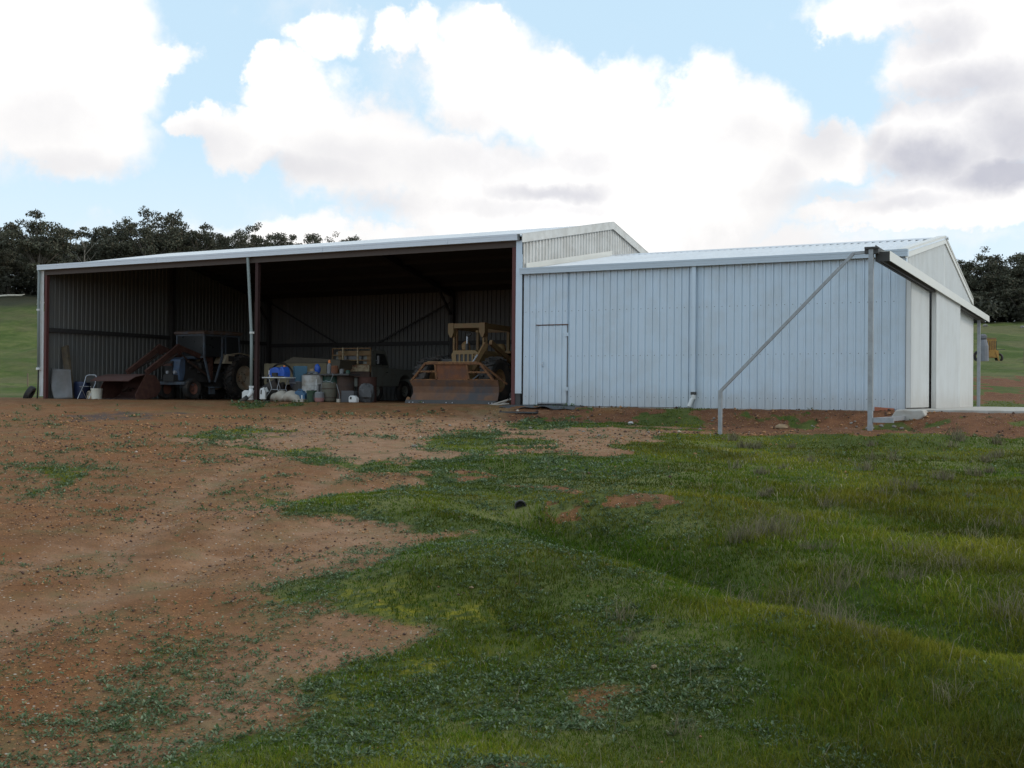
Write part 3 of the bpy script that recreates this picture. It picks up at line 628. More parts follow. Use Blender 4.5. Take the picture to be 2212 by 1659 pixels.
for (y0, z0, y1, z1) in ((-.16, HF+.13-.16*sl_, 5.75, HR+.145), (5.75, HR+.145, W0+.14, HB+.11-.1*sb_)):
    m.hexa([(.025,y0,z0-.2), (.045,y0,z0-.2), (.045,y1,z1-.2), (.025,y1,z1-.2), (.025,y0,z0), (.045,y0,z0), (.045,y1,z1), (.025,y1,z1)])
    m.hexa([(-.15,y0,z0+.001), (.05,y0,z0+.001), (.05,y1,z1+.001), (-.15,y1,z1+.001), (-.15,y0,z0+.012), (.05,y0,z0+.012), (.05,y1,z1+.012), (-.15,y1,z1+.012)])
m.build('barge_capping', CAPM, cs)
m = MB(); m.box((-.16,-.026,-.05), (.003,-.006,3.37)); m.box((.004,-.028,-.05), (.024,.1,3.37)); m.build('corner_flashing', ZINC, cs)
m = MB(); m.box((-4.965,-.11,.32), (-4.865,-.028,3.40)); dp = m.build('downpipe', ZINC, cs, bevel=.006)
m = MB(); m.box((-4.972,-.116,.27), (-4.858,-.022,.34)); m.build('downpipe_collar', DKST, dp)
m = MB(); m.tube([(-4.915,-.07,.27), (-4.915,-.075,.20), (-4.95,-.10,.14), (-5.0,-.15,-.02)], .05, 14); m.lathe([(.06,.17), (.06,.25)], 14, (-4.915,-.07,0)); m.build('spout', WHPL, dp, smooth=False)
MB().box((.026,-.094,.0), (.0345,-.03,2.9)).build('door_gap_shade', DKST, cs)  # dark strip added for the shaded gap between wall and door
# sliding doors, track hood, posts, brace
def sdoor(x0, x1, y0, y1, z0, z1):
    m = MB(); m.box((x0,y0,z0), (x1-.012,y1,z1)); o = m.build('sliding_door', ZDOOR, cs)
    q = MB(); ribsheet(q, (x1-.008,y0+.0,z0), (x1-.008,y1,z0), (x1-.008,y0,z1), (x1-.008,y1,z1), (1,0,0), .095, .045, .012)
    q.build('door_cladding', ZDOOR, o); return o
sdoor(.035, .15, -.09, 2.36, .02, 2.93)
sdoor(.185, .30, 2.5, 6.65, -.01, 2.90)
m = MB(); m.box((.033,7.1,-.05), (.06,W0,2.86)); q = m.build('fixed_panel', ZDOOR, cs)
m = MB(); za, zb = 3.06, 2.86; ya, yb = -3.95, 12.75
def hx(x0, x1, t0, t1): m.hexa([(x0,ya,za+t0), (x1,ya,za+t0), (x1,yb,zb+t0), (x0,yb,zb+t0), (x0,ya,za+t1), (x1,ya,za+t1), (x1,yb,zb+t1), (x0,yb,zb+t1)])
hx(.375, .390, -.19, 0.); hx(.12, .375, -.014, 0.)
m.build('track_hood', CAPM, cs)
m = MB(); hx(.115, .130, -.03, .12); hx(.135, .19, -.20, -.03); hx(.22, .27, -.20, -.03)
m.box((.12,ya-.012,za-.20), (.385,ya-.002,za-.012)); m.build('track_rail', DKST, cs)
m = MB(); m.box((.02,-4.12,-.6), (.11,-4.03,3.10)); po = m.build('track_post', GALV, cs)
m = MB(); m.box((-.05,-4.13,3.0), (.02,-4.02,3.12)); m.box((.11,-4.12,3.0), (.2,-3.99,3.12)); m.box((-.05,-4.15,3.09), (.20,-4.04,3.13)); each(m, 'bracket', DKST, po)
m = MB(); m.box((.09,-4.10,-.24), (.5,-4.04,-.15)); m.box((.11,-4.04,-.24), (.17,-.3,-.15)); m.build('foot_arm', GALV, po)
m = MB(); m.box((.14,11.75,-.5), (.23,11.84,2.72)); m.build('track_post', GALV, cs)
m = MB(); m.bar((-2.92,-4.08,.34), (-.26,-4.08,3.03), .055, .055, (0,1,0)); m.bar((-.26,-4.08,3.02), (.02,-4.08,3.04), .055, .055, (0,1,0)); br = m.build('brace', GALV, cs)
m = MB(); m.box((-2.955,-4.115,-.8), (-2.885,-4.045,.36)); m.build('brace_foot', GALV, br)
m = MB(); m.box((RX0,-.02,-.5), (0,.12,-.052)); m.build('footing', CONC, cs)
# ---- open shed
LX0, LX1 = -27.86, -9.68; EF, ER, EB = 4.33, 5.40, 4.16
os_ = thing('open_shed', 'large open-fronted steel machinery shed with dark interior and taller roof', 'shed', (0,0,0))
m = MB(); ribsheet(m, (LX0,W0,-.1), (LX0,5.75,-.1), (LX0,W0,EB+.065), (LX0,5.75,ER+.065), (1,0,0), rw=.055, h=.03); ribsheet(m, (LX0,5.75,-.1), (LX0,.02,-.1), (LX0,5.75,ER+.065), (LX0,.02,EF+.065), (1,0,0), rw=.055, h=.03)
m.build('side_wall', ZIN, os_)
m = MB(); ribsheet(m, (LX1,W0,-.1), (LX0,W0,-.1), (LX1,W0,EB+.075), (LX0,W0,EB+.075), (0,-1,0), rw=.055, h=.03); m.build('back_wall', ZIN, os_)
m = MB(); ribsheet(m, (LX1+.02,.03,-.1), (LX1+.02,5.75,-.1), (LX1+.02,.03,EF), (LX1+.02,5.75,ER), (1,0,0), rw=.10, h=.035); ribsheet(m, (LX1+.02,5.75,-.1), (LX1+.02,W0,-.1), (LX1+.02,5.75,ER), (LX1+.02,W0,EB), (1,0,0), rw=.10, h=.035)
m.build('gable_wall', ZINCW, os_)
s1 = (ER-EF)/5.75; s2 = (ER-EB)/5.75
m = MB(); ribsheet(m, (LX0-.14,-.11,EF+.07-.11*s1), (LX1+.1,-.11,EF+.07-.11*s1), (LX0-.14,5.75,ER+.07), (LX1+.1,5.75,ER+.07), (0,-s1,1), rw=.075, h=.03)
ribsheet(m, (LX1+.1,W0+.1,EB+.07-.1*s2), (LX0-.14,W0+.1,EB+.07-.1*s2), (LX1+.1,5.75,ER+.07), (LX0-.14,5.75,ER+.07), (0,s2,1), rw=.075, h=.03)
m.build('roof', ZROOF, os_)
m = MB(); m.box((LX0-.16,-.17,4.285), (LX1-.06,-.02,4.43)); m.box((LX0-.163,-.178,4.40), (LX1-.057,-.023,4.452)); m.box((LX0-.158,-.173,4.345), (LX1-.062,-.166,4.352))
for xx in (-22.6, -16.1, -11.9): m.box((xx-.012,-.182,4.282), (xx+.012,-.165,4.455))
m.build('gutter', mat('gutter_bright', (.66,.71,.77), .4, .2, .04, 2.), os_)
m = MB(); m.box((LX0,-.012,4.12), (LX1,.06,4.282)); m.box((LX0,.065,4.20), (LX1,.12,4.30)); m.build('eave_beam', mat('brown_beam', (.09,.07,.06), .7), os_)
m = MB()
for (y0, z0, y1, z1) in ((-.2, EF+.135-.2*s1, 5.75, ER+.14), (5.75, ER+.14, W0+.14, EB+.12-.1*s2)):
    m.hexa([(LX1+.09,y0,z0-.22), (LX1+.11,y0,z0-.22), (LX1+.11,y1,z1-.22), (LX1+.09,y1,z1-.22), (LX1+.09,y0,z0), (LX1+.11,y0,z0), (LX1+.11,y1,z1), (LX1+.09,y1,z1)])
    m.hexa([(LX1-.06,y0,z0+.001), (LX1+.115,y0,z0+.001), (LX1+.115,y1,z1+.001), (LX1-.06,y1,z1+.001), (LX1-.06,y0,z0+.012), (LX1+.115,y0,z0+.012), (LX1+.115,y1,z1+.012), (LX1-.06,y1,z1+.012)])
m.build('barge_capping', ZINCW, os_)
m = MB(); m.hexa([(LX1+.058,.1,3.55), (LX1+.075,.1,3.55), (LX1+.075,5.75,4.50), (LX1+.058,5.75,4.50), (LX1+.058,.1,3.70), (LX1+.075,.1,3.70), (LX1+.075,5.75,4.66), (LX1+.058,5.75,4.66)]); m.build('apron_flashing', CAPM, os_)
m = MB(); m.box((-9.84,-.04,.27), (-9.655,-.02,3.92)); m.box((-9.838,-.043,2.9), (-9.658,-.038,4.28)); m.build('corner_flashing', ZINC, os_)
m = MB(); m.box((-9.84,-.015,-.05), (-9.70,.10,.265)); m.build('post_base', DKST, os_)
m = MB(); m.box((LX0-.14,-.035,.05), (LX0+.03,-.012,2.9)); m.box((LX0-.138,-.038,2.8), (LX0+.028,-.032,4.27)); m.build('corner_flashing', WHPL, os_)
for x0 in (-27.83, -18.705, -9.97):
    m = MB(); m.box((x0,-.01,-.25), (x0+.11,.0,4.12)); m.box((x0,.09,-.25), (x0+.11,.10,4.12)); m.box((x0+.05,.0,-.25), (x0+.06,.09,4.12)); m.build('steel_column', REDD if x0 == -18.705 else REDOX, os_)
for x0 in (-27.78, -18.76, -9.98):
    for yy in ((5.7, 11.25) if x0 != -18.76 else (11.25,)):
        m = MB(); m.box((x0,yy,-.2), (x0+.14,yy+.16,4.3 if yy > 8 else 5.1)); m.build('steel_column', DKST, os_)
for x0 in (-27.72, -18.69, -9.91):
    m = MB(); m.bar((x0,.1,EF-.09), (x0,5.75,ER-.10), .12, .2); m.bar((x0,5.75,ER-.10), (x0,11.3,EB-.09), .12, .2)
    m.bar((x0,11.2,3.3), (x0,10.3,4.25), .07, .07)
    m.build('rafter', DKST, os_)
for k, yy in enumerate((1.1, 2.4, 3.7, 5.0, 6.5, 7.8, 9.1, 10.4)):
    z = EF+s1*yy if yy < 5.75 else EB+s2*(W0-yy)
    m = MB(); m.box((LX0+.05,yy-.03,z-.10), (LX1-.05,yy+.03,z+.03)); m.build('purlin', DKST, os_)
m = MB(); m.box((LX0+.04,.1,2.22), (LX0+.12,11.4,2.36)); m.build('girt', DKST, os_)
m = MB(); m.box((LX0+.1,11.36,2.14), (LX1-.1,11.44,2.29)); m.build('girt', DKST, os_)
m = MB(); m.box((LX1-.10,.2,2.2), (LX1-.02,11.3,2.34)); m.build('girt', DKST, os_)
for a, b in (((-27.6,11.3,4.0), (-24.2,11.3,2.28)), ((-22.1,11.3,2.28), (-18.8,11.3,3.75))):
    m = MB(); m.bar(a, b, .05, .05); m.build('wall_brace', DKST, os_)
m = MB()  # dark sheet added under the roof, standing in for its shade
m._add([(LX0+.02,.0,EF+.03), (LX1-.0,.0,EF+.03), (LX1-.0,5.75,ER+.035), (LX0+.02,5.75,ER+.035), (LX0+.02,W0-.02,EB+.03), (LX1-.0,W0-.02,EB+.03)], [(0,1,2,3), (3,2,5,4)]); m.build('roof_shade_sheet', mat('roof_shade_dark', (.075,.07,.065), .8), os_)
# its downpipes
m = MB(); m.tube([(-18.91,-.11,4.30), (-18.905,-.108,4.2), (-18.83,-.09,3.0), (-18.77,-.077,2.0), (-18.76,-.075,1.6), (-18.76,-.075,.36)], .045, 14); dp = m.build('downpipe', GRPL, os_, smooth=True)
m = MB()
for z in (2.02, .40): m.lathe([(.066,-.03), (.066,.03)], 14, (-18.76,-.075,z), cap=True); m.box((-18.76,-.085,z-.03), (-18.67,-.06,z+.03))
each(m, 'pipe_clip', WHPL, dp)
m = MB(); m.tube([(-18.76,-.075,.36), (-18.76,-.075,.22), (-18.79,-.12,.14), (-18.83,-.17,.09)], .062, 14); m.build('elbow', WHPL, dp, smooth=True)
m = MB(); m.tube([(-18.82,-.16,.10), (-18.9,-.26,.0), (-19.0,-.4,-.12)], .07, 14); m.build('drain_hose', BLK, dp, smooth=True)
m = MB(); m.tube([(-28.02,-.1,4.30), (-27.99,-.1,4.2), (-27.98,-.12,3.3), (-27.97,-.1,1.0)], .045, 12); dp = m.build('downpipe', GRPL, os_, smooth=True)
m = MB(); m.lathe([(.075,-.04), (.08,.0), (.075,.04)], 14, (-27.97,-.1,.97)); m.lathe([(.06,-.03), (.06,.03)], 14, (-27.98,-.12,2.95)); each(m, 'pipe_clip', WHPL, dp)
m = MB(); m.tube([(-27.97,-.1,.93), (-27.97,-.11,.4), (-27.99,-.12,-.1)], .025, 10); m.build('drain_hose', BLK, dp, smooth=True)
# concrete apron outside the end doors
m = MB(); m.box((.03,-.30,-.5), (12.,12.4,-.012)); ap = m.build('concrete_slab', CONC, None, bevel=.02); tag(ap, 'pale concrete apron outside the sliding doors of the closed shed', 'slab', kind='structure')
# ---------------------------------------------------------------- machines
def tyre(mb, c, r, w, lug=0., n=40, rin=.55):
    h = w/2; mb.lathe([(r*rin, -h*.75), (r*.80, -h), (r*.94, -h*.93), (r*.985, -h*.6), (r, 0), (r*.985, h*.6), (r*.94, h*.93), (r*.80, h), (r*rin, h*.75)], n, c, 'x', cap=False)
    if lug:
        N = int(2*math.pi*r/(lug*3.4))
        for i in range(N):
            for sgn in (-1, 1):
                t = 2*math.pi*(i+(.5 if sgn > 0 else 0))/N; t2 = t+.14
                p = Vector((c[0]+sgn*w*.02, c[1]+r*math.cos(t2)*1.01, c[2]+r*math.sin(t2)*1.01)); q = Vector((c[0]+sgn*h*.97, c[1]+r*math.cos(t)*.965, c[2]+r*math.sin(t)*.965))
                mb.bar(p, q, lug, lug*1.2, (0, math.cos(t), math.sin(t)))
    return mb
def wheel(root, c, r, w, rimm, side=1, lug=0., rr=.56, dish=.12, hubn=6):
    o = tyre(MB(), (0,0,0), r, w, lug, rin=rr).build('wheel', BLK, root, loc=c)
    m = MB(); s = side; h = w*.36
    m.lathe([(r*rr, -s*h), (r*rr*1.03, s*h), (r*rr*.95, s*h*.98), (r*rr*.88, s*(h-dish*.5)), (r*rr*.55, s*(h-dish)), (r*rr*.30, s*(h-dish)), (r*rr*.27, s*(h-dish*.5)), (r*.02, s*(h-dish*.5))], 28, (0,0,0), 'x')
    m.cur = 1
    for k in range(hubn):
        t = 2*math.pi*k/hubn; m.lathe([(.018, s*(h-dish)), (.018, s*(h-dish+.03))], 6, (0, r*rr*.42*math.cos(t), r*rr*.42*math.sin(t)), 'x')
    m.build('rim', [rimm, DKST], o); return o
# local frames: machine points to -Y of the yard (out of the shed)
# tractor with front loader
T = thing('tractor', 'old blue-grey cab tractor with a rusty red front loader, parked left of the middle post', 'tractor', (-25.15, 6.0, -.03))
for s in (-1, 1):
    wheel(T, (s*.66, 0, .80), .80, .40, mat('cream_rim', (.50,.43,.32), .6, 0, .1, 3., (.26,.12,.05), 2.6, .75) if s > 0 else CREAM, s, .055, .56, .14, 8)
    wheel(T, (s*.62, -2.5, .375), .375, .24, mat('red_rim', (.22,.09,.06), .7), s, 0, .52, .08, 6)
m = MB(); m.box((-.24,-3.0,.62), (.24,-.9,.86)); m.box((-.20,-1.0,.45), (.20,.35,1.0)); m.lathe([(.11,-.6), (.13,0), (.11,.6)], 12, (0,0,.80), 'x'); m.build('chassis', DKST, T)
m = MB(); m.box((-.66,-2.56,.50), (.66,-2.42,.60)); m.box((-.62,-2.92,.52), (.66,-2.80,.62)); m.build('front_axle', BLGR, T)
m = MB(); m.prism([(-2.75,.66), (-2.83,1.0), (-2.74,1.40), (-2.5,1.47), (-2.5,.95), (-2.6,.66)], -.31, .31, 'x'); m.prism([(-2.55,1.42), (-2.5,1.475), (-1.1,1.52), (-1.1,1.46)], -.30, .30, 'x'); bo = m.build('bonnet', mat('nose_blue', (.10,.15,.24), .5, 0, .15, 4., (.10,.09,.09), 5., .5), T, bevel=.015)
m = MB(); m.box((-.2,-2.45,.8), (.2,-1.1,1.36)); m.tube([(.2,-2.2,1.1), (.26,-1.9,1.2), (.24,-1.4,1.15)], .04, 8); m.lathe([(.10,.95), (.10,1.3)], 12, (.22,-1.7,0)); m.build('engine', DKST, T)
m = MB(); m.box((-.30,-2.86,.80), (.04,-2.80,1.34)); m.build('grille', DKST, bo)
for s in (-1, 1):
    m = MB(); m.lathe([(.055,-2.90), (.06,-2.86), (.06,-2.82)], 14, (s*.17,0,.95), 'y'); m.build('headlight', CHR, bo)
m = MB(); m.tube([(.12,-1.8,1.5), (.12,-1.8,2.1), (.12,-1.86,2.2)], .03, 10); m.build('exhaust_stack', DKST, T)
# cab: Y from -1.95 to -.1, half width .64
cab = MB(); hw = .64; posts = [(-1.93, 2.30, -1.72, .80), (-1.05, 2.30, -1.05, .8), (-.85, 2.32, -.95, 1.35), (-.12, 2.32, -.16, 1.42)]
for s in (-1, 1):
    cab.bar((s*hw,-1.93,2.31), (s*hw,-1.92,1.48), .07, .06); cab.bar((s*hw,-1.92,1.5), (s*hw,-1.62,.62), .06, .06)
    cab.bar((s*hw,-1.02,2.31), (s*hw,-1.02,1.5), .06, .07); cab.bar((s*hw,-1.02,1.5), (s*hw,-1.36,.62), .06, .06)
    cab.bar((s*hw,-.84,2.31), (s*hw,-.84,1.55), .05, .05); cab.bar((s*hw,-.14,2.31), (s*hw,-.06,1.5), .05, .05); cab.bar((s*hw,-.84,1.55), (s*hw,-.06,1.52), .05, .05)
    cab.bar((s*hw,-1.95,2.28), (s*hw,-.12,2.30), .06, .06)
for y, z in ((-1.93,2.29), (-.12,2.3), (-1.93,1.5), (-.08,1.5)): cab.bar((-hw,y,z), (hw,y,z), .06, .06)
cb = cab.build('cab_frame', BLGR, T)
m = MB(); m.prism([(-2.02,2.32), (-2.04,2.40), (-1.9,2.45), (-1.0,2.47), (0.0,2.46), (.02,2.34)], -.72, .72, 'x'); m.build('roof', mat('roof_brown', (.15,.095,.065), .7, 0, .15, 4., (.16,.2,.26), 3., .6), cb, bevel=.02)
m = MB(); m.box((-.6,-.12,1.55), (.6,-.10,2.25)); m.build('rear_window', GLS, cb)
for s in (-1, 1):
    MB().prism([(-1.88,1.53), (-1.90,2.27), (-1.06,2.27), (-1.06,1.53)], s*.628-.004, s*.628+.004, 'x').build('side_window', GLS, cb); MB().prism([(-.80,1.58), (-.80,2.27), (-.17,2.27), (-.11,1.58)], s*.628-.004, s*.628+.004, 'x').build('side_window', GLS, cb)
MB().box((-.6,-1.935,1.53), (.6,-1.927,2.26)).build('windscreen', GLS, cb)
m = MB(); m.box((-.3,-.75,1.1), (.3,-.35,1.2)); m.box((-.28,-.42,1.2), (.28,-.34,1.75)); m.build('seat', BLK, T)
m = MB(); m.lathe([(.17,0), (.19,.012), (.17,.024)], 18, (0,-1.35,1.45)); m.bar((0,-1.35,1.45), (0,-1.7,1.1), .04); m.build('steering_wheel', BLK, T)
m = MB(); m.box((.55,-1.62,.42), (.8,-1.30,.46)); m.box((.56,-1.6,.2), (.60,-1.32,.44)); m.build('step', BLGR, T); m = MB(); m.box((-.8,-1.62,.42), (-.55,-1.30,.46)); m.build('step', BLGR, T)
for s in (-1, 1):
    m = MB(); a = [(-1.02,1.30), (-.85,1.60), (-.15,1.68), (.35,1.62), (.72,1.42)]
    for (p, q) in zip(a[:-1], a[1:]): 
        m.hexa([(s*.50-.24,p[0],p[1]), (s*.50+.24,p[0],p[1]), (s*.50+.24,q[0],q[1]), (s*.50-.24,q[0],q[1]), (s*.50-.24,p[0],p[1]+.035), (s*.50+.24,p[0],p[1]+.035), (s*.50+.24,q[0],q[1]+.035), (s*.50-.24,q[0],q[1]+.035)])
    fo = m.build('mudguard', CREAM, T)
    MB().box((s*.745-.004,-.80,1.38), (s*.745+.004,-.50,1.58)).build('lamp_plate', BLK, fo)
    MB().prism([(-1.02,1.30), (-.85,1.60), (-.45,1.63), (-.62,1.30)], s*.742-.006, s*.742+.002, 'x').build('mudguard_side', CREAM, fo)
# loader
for s in (-1, 1):
    x = s*.44; m = MB()
    m.bar((x,-1.45,1.40), (x,-3.0,1.82), .10, .16); m.bar((x,-2.95,1.83), (x,-4.45,.90), .10, .17); m.prism([(-2.75,1.68), (-3.0,1.93), (-3.25,1.76), (-3.0,1.55)], x-.055, x+.055, 'x')
    m.bar((x,-1.4,.7), (x,-1.4,1.5), .12, .14); m.build('loader_arm', ORR, T)
    m = MB(); m.tube([(x,-1.5,.85), (x,-2.5,1.35)], .045, 10); m.tube([(x,-2.5,1.35), (x,-2.95,1.66)], .025, 8); m.build('lift_ram', RUSTD, T)
    m = MB(); m.tube([(x,-3.0,1.60), (x,-3.6,1.24)], .04, 10); m.tube([(x,-3.6,1.24), (x,-4.4,.84)], .022, 8); m.build('tip_ram', RUSTD, T)
m = MB(); m.bar((-.44,-3.3,1.2), (.44,-3.3,1.2), .09); m.build('cross_tube', ORR, T)
# bucket opening forward and down, X from -1.25 to 1.35
BS = -.22
prof = [(q+BS, r) for q, r in [(-5.5,.60), (-5.2,.74), (-4.75,.83), (-4.35,.80), (-4.12,.58), (-4.08,.34), (-4.25,.12), (-4.6,.03), (-5.15,.0)]]
m = MB(); vs = []
for x in (-.80, .95): vs += [(x, a, b) for a, b in prof]
n = len(prof); m._add(vs, [(i, i+1, i+1+n, i+n) for i in range(n-1)])
bk = m.build('bucket', mat('bucket_rust', (.085,.038,.03), .8, 0, .2, 3., (.08,.045,.04), 3., .7, .3, 30), T, solid=.02)
for x in (-.80, .95):
    MB().prism([(q+BS, r) for q, r in [(-5.15,.0), (-4.6,.03), (-4.25,.12), (-4.08,.34), (-4.12,.58), (-4.35,.80), (-4.75,.83), (-4.95,.55), (-5.2,.15)]], x-.012, x+.012, 'x').build('side_plate', ORR, bk)
m = MB(); 
for k in range(7): m.prism([(-5.37,.0), (-5.6,-.0), (-5.37,.04)], -.76+k*.26, -.69+k*.26, 'x')
each(m, 'tooth', RUSTD, bk)
# old wheeled loader with a home-made blade
D = thing('wheel_loader', 'rust-streaked yellow wheel loader with wide rusty blade and open roll frame, beside the right post', 'loader', (-12.65, .8, -.03))
x0, x1 = -1.0, 1.86
m = MB()
prf = [(-.16,.0), (-.06,.10), (.02,.3), (.02,.48), (-.04,.66)]
vs = []; nn = len(prf)
for x, ins in ((x0-.02, 0), (x1, 0)):
    vs += [(x+(.10*math.sin(math.pi*(b/.66)) if x < 0 else 0), a, b) for a, b in prf]
m._add(vs, [(i, i+1, i+1+nn, i+nn) for i in range(nn-1)]); bl = m.build('blade', mat('blade_steel', (.155,.075,.038), .7, .1, .3, 4., (.06,.06,.066), 1.5, 1., .3, 30), D, solid=.03)
m = MB(); m.hexa([(x0-.08,-.22,-.06), (x1+.02,-.22,-.06), (x1+.02,-.15,-.06), (x0-.08,-.15,-.06), (x0-.06,-.17,.10), (x1,-.17,.10), (x1,-.13,.10), (x0-.06,-.13,.10)]); ce = m.build('cutting_edge', DKST, bl)
m = MB()
for xx in (x0+.08, x0+.2, x0+.55, x1-.2, x1-.1, .3, .5): m.lathe([(.014,-.205), (.014,-.19)], 8, (xx,0,.03), 'y')
each(m, 'bolt', CHR, ce)
m = MB(); m.lathe([(.05,-.16), (.065,-.13), (.05,-.10)], 12, (x0-.0,0,.12), 'y'); m.build('lug', YELR, bl)
# screen above the blade: trapezoid frame with plate in the middle and barred openings
m = MB(); y = -.02; TL, TR, BL, BR = (-.50,1.13), (1.28,1.12), (x0+.06,.66), (x1-.14,.64)
m.bar((TL[0],y,TL[1]), (TR[0],y,TR[1]), .06, .07, (0,1,0)); m.bar((BL[0],y,BL[1]), (TL[0],y,TL[1]), .06, .07, (0,1,0)); m.bar((BR[0],y,BR[1]), (TR[0],y,TR[1]), .06, .08, (0,1,0))
m.bar((TR[0],y+.02,TR[1]), (BR[0]+.22,y+.35,.55), .05, .05, (0,1,0)); m.bar((BL[0],y,.66), (BR[0],y,.66), .05, .05, (0,1,0))
m.bar((-.72,y,.90), (-.16,y,.90), .05, .045, (0,1,0)); m.bar((.90,y,.88), (1.52,y,.87), .05, .045, (0,1,0)); m.bar((-.18,y,1.1), (-.12,y,.66), .05, .05, (0,1,0)); m.bar((.85,y,1.1), (.93,y,.66), .05, .05, (0,1,0))
m.cur = 1
for xx, zz in ((1.02,.88), (1.16,.87), (1.3,.875), (-.6,.90), (-.45,.9), (-.3,.905)): m.blob((xx,y-.035,zz), (.018,.015,.014), 7, 5, .3, int(xx*10))
for t in (0,.25,.5,.75): m.blob((BL[0]+(TL[0]-BL[0])*t,y-.04,BL[1]+(TL[1]-BL[1])*t), (.015,.015,.02), 7, 5, .3, int(t*9))
sf = m.build('screen_frame', [mat('torch_cut_rust', (.14,.06,.026), .85, 0, .3, 14., (.32,.16,.055), 14., .4, .5, 40), YELR], D)
MB().hexa([(-.16,y+.0,.66), (.90,y+.0,.66), (.90,y+.02,.66), (-.16,y+.02,.66), (-.18,y+.0,1.11), (.85,y+.0,1.11), (.85,y+.02,1.11), (-.18,y+.02,1.11)]).build('plate', RUST, sf)
m = MB(); m.bar((-.42,y,1.175), (.28,y-.01,1.165), .05, .02); m.bar((.28,y,1.17), (1.18,y,1.16), .05, .02); each(m, 'top_bar', YELR, sf)
# body (hood, chassis), wheels
m = MB(); m.prism([(-.47,1.18), (-.50,1.44), (-.40,1.55), (.30,1.55), (.38,1.50), (.46,1.44), (.46,1.18)], 1.35, 3.6, 'y'); hd = m.build('hood', YEL, D, bevel=.03)
m = MB(); m.box((-.36,1.325,1.22), (.28,1.345,1.43)); m.build('grille', DKST, hd)
m = MB()
for k in range(5): m.box((-.35+k*.145,1.30,1.22), (-.30+k*.145,1.323,1.43))
m.box((-.38,1.30,1.43), (.30,1.325,1.455)); m.box((-.38,1.30,1.195), (.30,1.325,1.22)); m.bar((.30,1.31,1.40), (.42,1.31,1.22), .025, .02, (0,1,0)); each(m, 'grille_bar', YEL, hd)
m = MB(); m.box((-.42,.7,.55), (.42,4.1,1.18)); m.box((-.3,.2,.3), (.3,1.0,.7)); m.build('chassis', YELR, D)
for s in (-1, 1):
    for yy in (1.25, 3.5): wheel(D, (s*1.05+(-.08 if s < 0 else 0), yy, .66), .66, .42, YELR, s, .06, .50, .12, 6)
m = MB(); m.lathe([(.03,1.5), (.03,1.7)], 10, (-.06,1.6,0)); m.blob((-.22,1.75,1.66), (.13,.16,.17), 12, 8, .08, 3); m.tube([(-.2,1.75,1.8), (-.2,1.75,1.84)], .035, 8); m.build('air_cleaner', YELR, D)
m = MB(); m.tube([(-.07,1.55,1.52), (-.07,1.55,1.75)], .05, 10); m.build('exhaust_base', DKST, D)
m = MB(); m.tube([(-.07,1.55,1.72), (-.07,1.55,1.98)], .022, 10); ex = m.build('exhaust_pipe', CHR, D)
m = MB(); m.tube([(-.08,1.55,1.98), (.02,1.55,2.0), (.07,1.55,2.04)], .035, 8); m.build('rain_cap', DKST, ex)
m = MB(); m.lathe([(.20,0), (.225,.012), (.225,.024), (.20,.036)], 26, (-.86,1.5,1.36), cap=False)
for k in range(3):
    t = 2*math.pi*k/3+.4; m.bar((-.86,1.5,1.35), (-.86+.21*math.cos(t),1.5+.21*math.sin(t),1.378), .02, .015)
st = m.build('steering_wheel', BLK, D)
MB().bar((-.86,1.5,1.36), (-.74,1.9,.9), .05).build('steering_column', BLK, D)
MB().box((-.82,1.36,1.16), (-.45,1.75,1.30)).build('dash_cowl', DKST, D)
# roll frame: front hoop and rear posts with canopy beams
m = MB(); yf = 2.4; m.box((-1.17,yf-.08,2.26), (.08,yf+.08,2.40))
for xa in (-1.19, -.10):
    m.prism([(xa,2.41), (xa,2.12), (xa+.07,1.98), (xa+.13,1.98), (xa+.19,2.12), (xa+.19,2.41)], yf-.1, yf+.1, 'y')
rf = m.build('roll_frame', YEL, D)
m = MB()
for xa in (-1.03, .0): m.bar((xa,yf,2.0), (xa,yf,1.25), .05, .06); m.bar((xa+.03,yf+.12,2.3), (xa+.03,yf+.12,1.25), .06, .05)
each(m, 'frame_post', YELR, rf)
m = MB(); m.bar((.03,yf,2.32), (.03,3.95,2.30), .07, .16); m.bar((-1.1,yf,2.32), (-1.1,3.95,2.30), .07, .16); m.bar((-1.1,3.92,2.28), (.03,3.92,2.28), .08, .16); m.build('canopy_beam', YEL, rf)
m = MB()
for xa in (-1.08, .01): m.bar((xa,3.93,2.3), (xa,3.93,1.05), .08, .08)
m.bar((-.35,3.2,2.3), (-.35,3.2,1.5), .05, .05); each(m, 'rear_post', YEL, rf)
m = MB(); m.lathe([(.07,0), (.08,.06), (.05,.08)], 12, (-.25,2.5,2.12)); m.build('work_lamp', YELR, rf)
m = MB(); m.bar((.60,1.5,1.74), (.38,1.05,.98), .09, .14); m.bar((.66,1.65,1.78), (.64,3.6,1.0), .09, .14); lb = m.build('lift_arm', YELR, D)
m = MB(); m.tube([(.48,1.2,1.4), (.32,.9,.95)], .025, 8); m.tube([(.62,1.1,.85), (.50,.85,.66)], .018, 8); m.build('ram_rod', CHR, lb)
m = MB(); m.box((-.12,2.6,1.52), (-.02,2.63,1.68)); m.build('paper_note', WHPL, D)
m = MB(); m.lathe([(.15,0), (.17,.05), (.16,.18), (.1,.24)], 16, (.30,2.9,1.55)); m.box((.1,2.7,1.5), (.75,3.5,1.56)); m.build('fuel_tank', YELR, D)
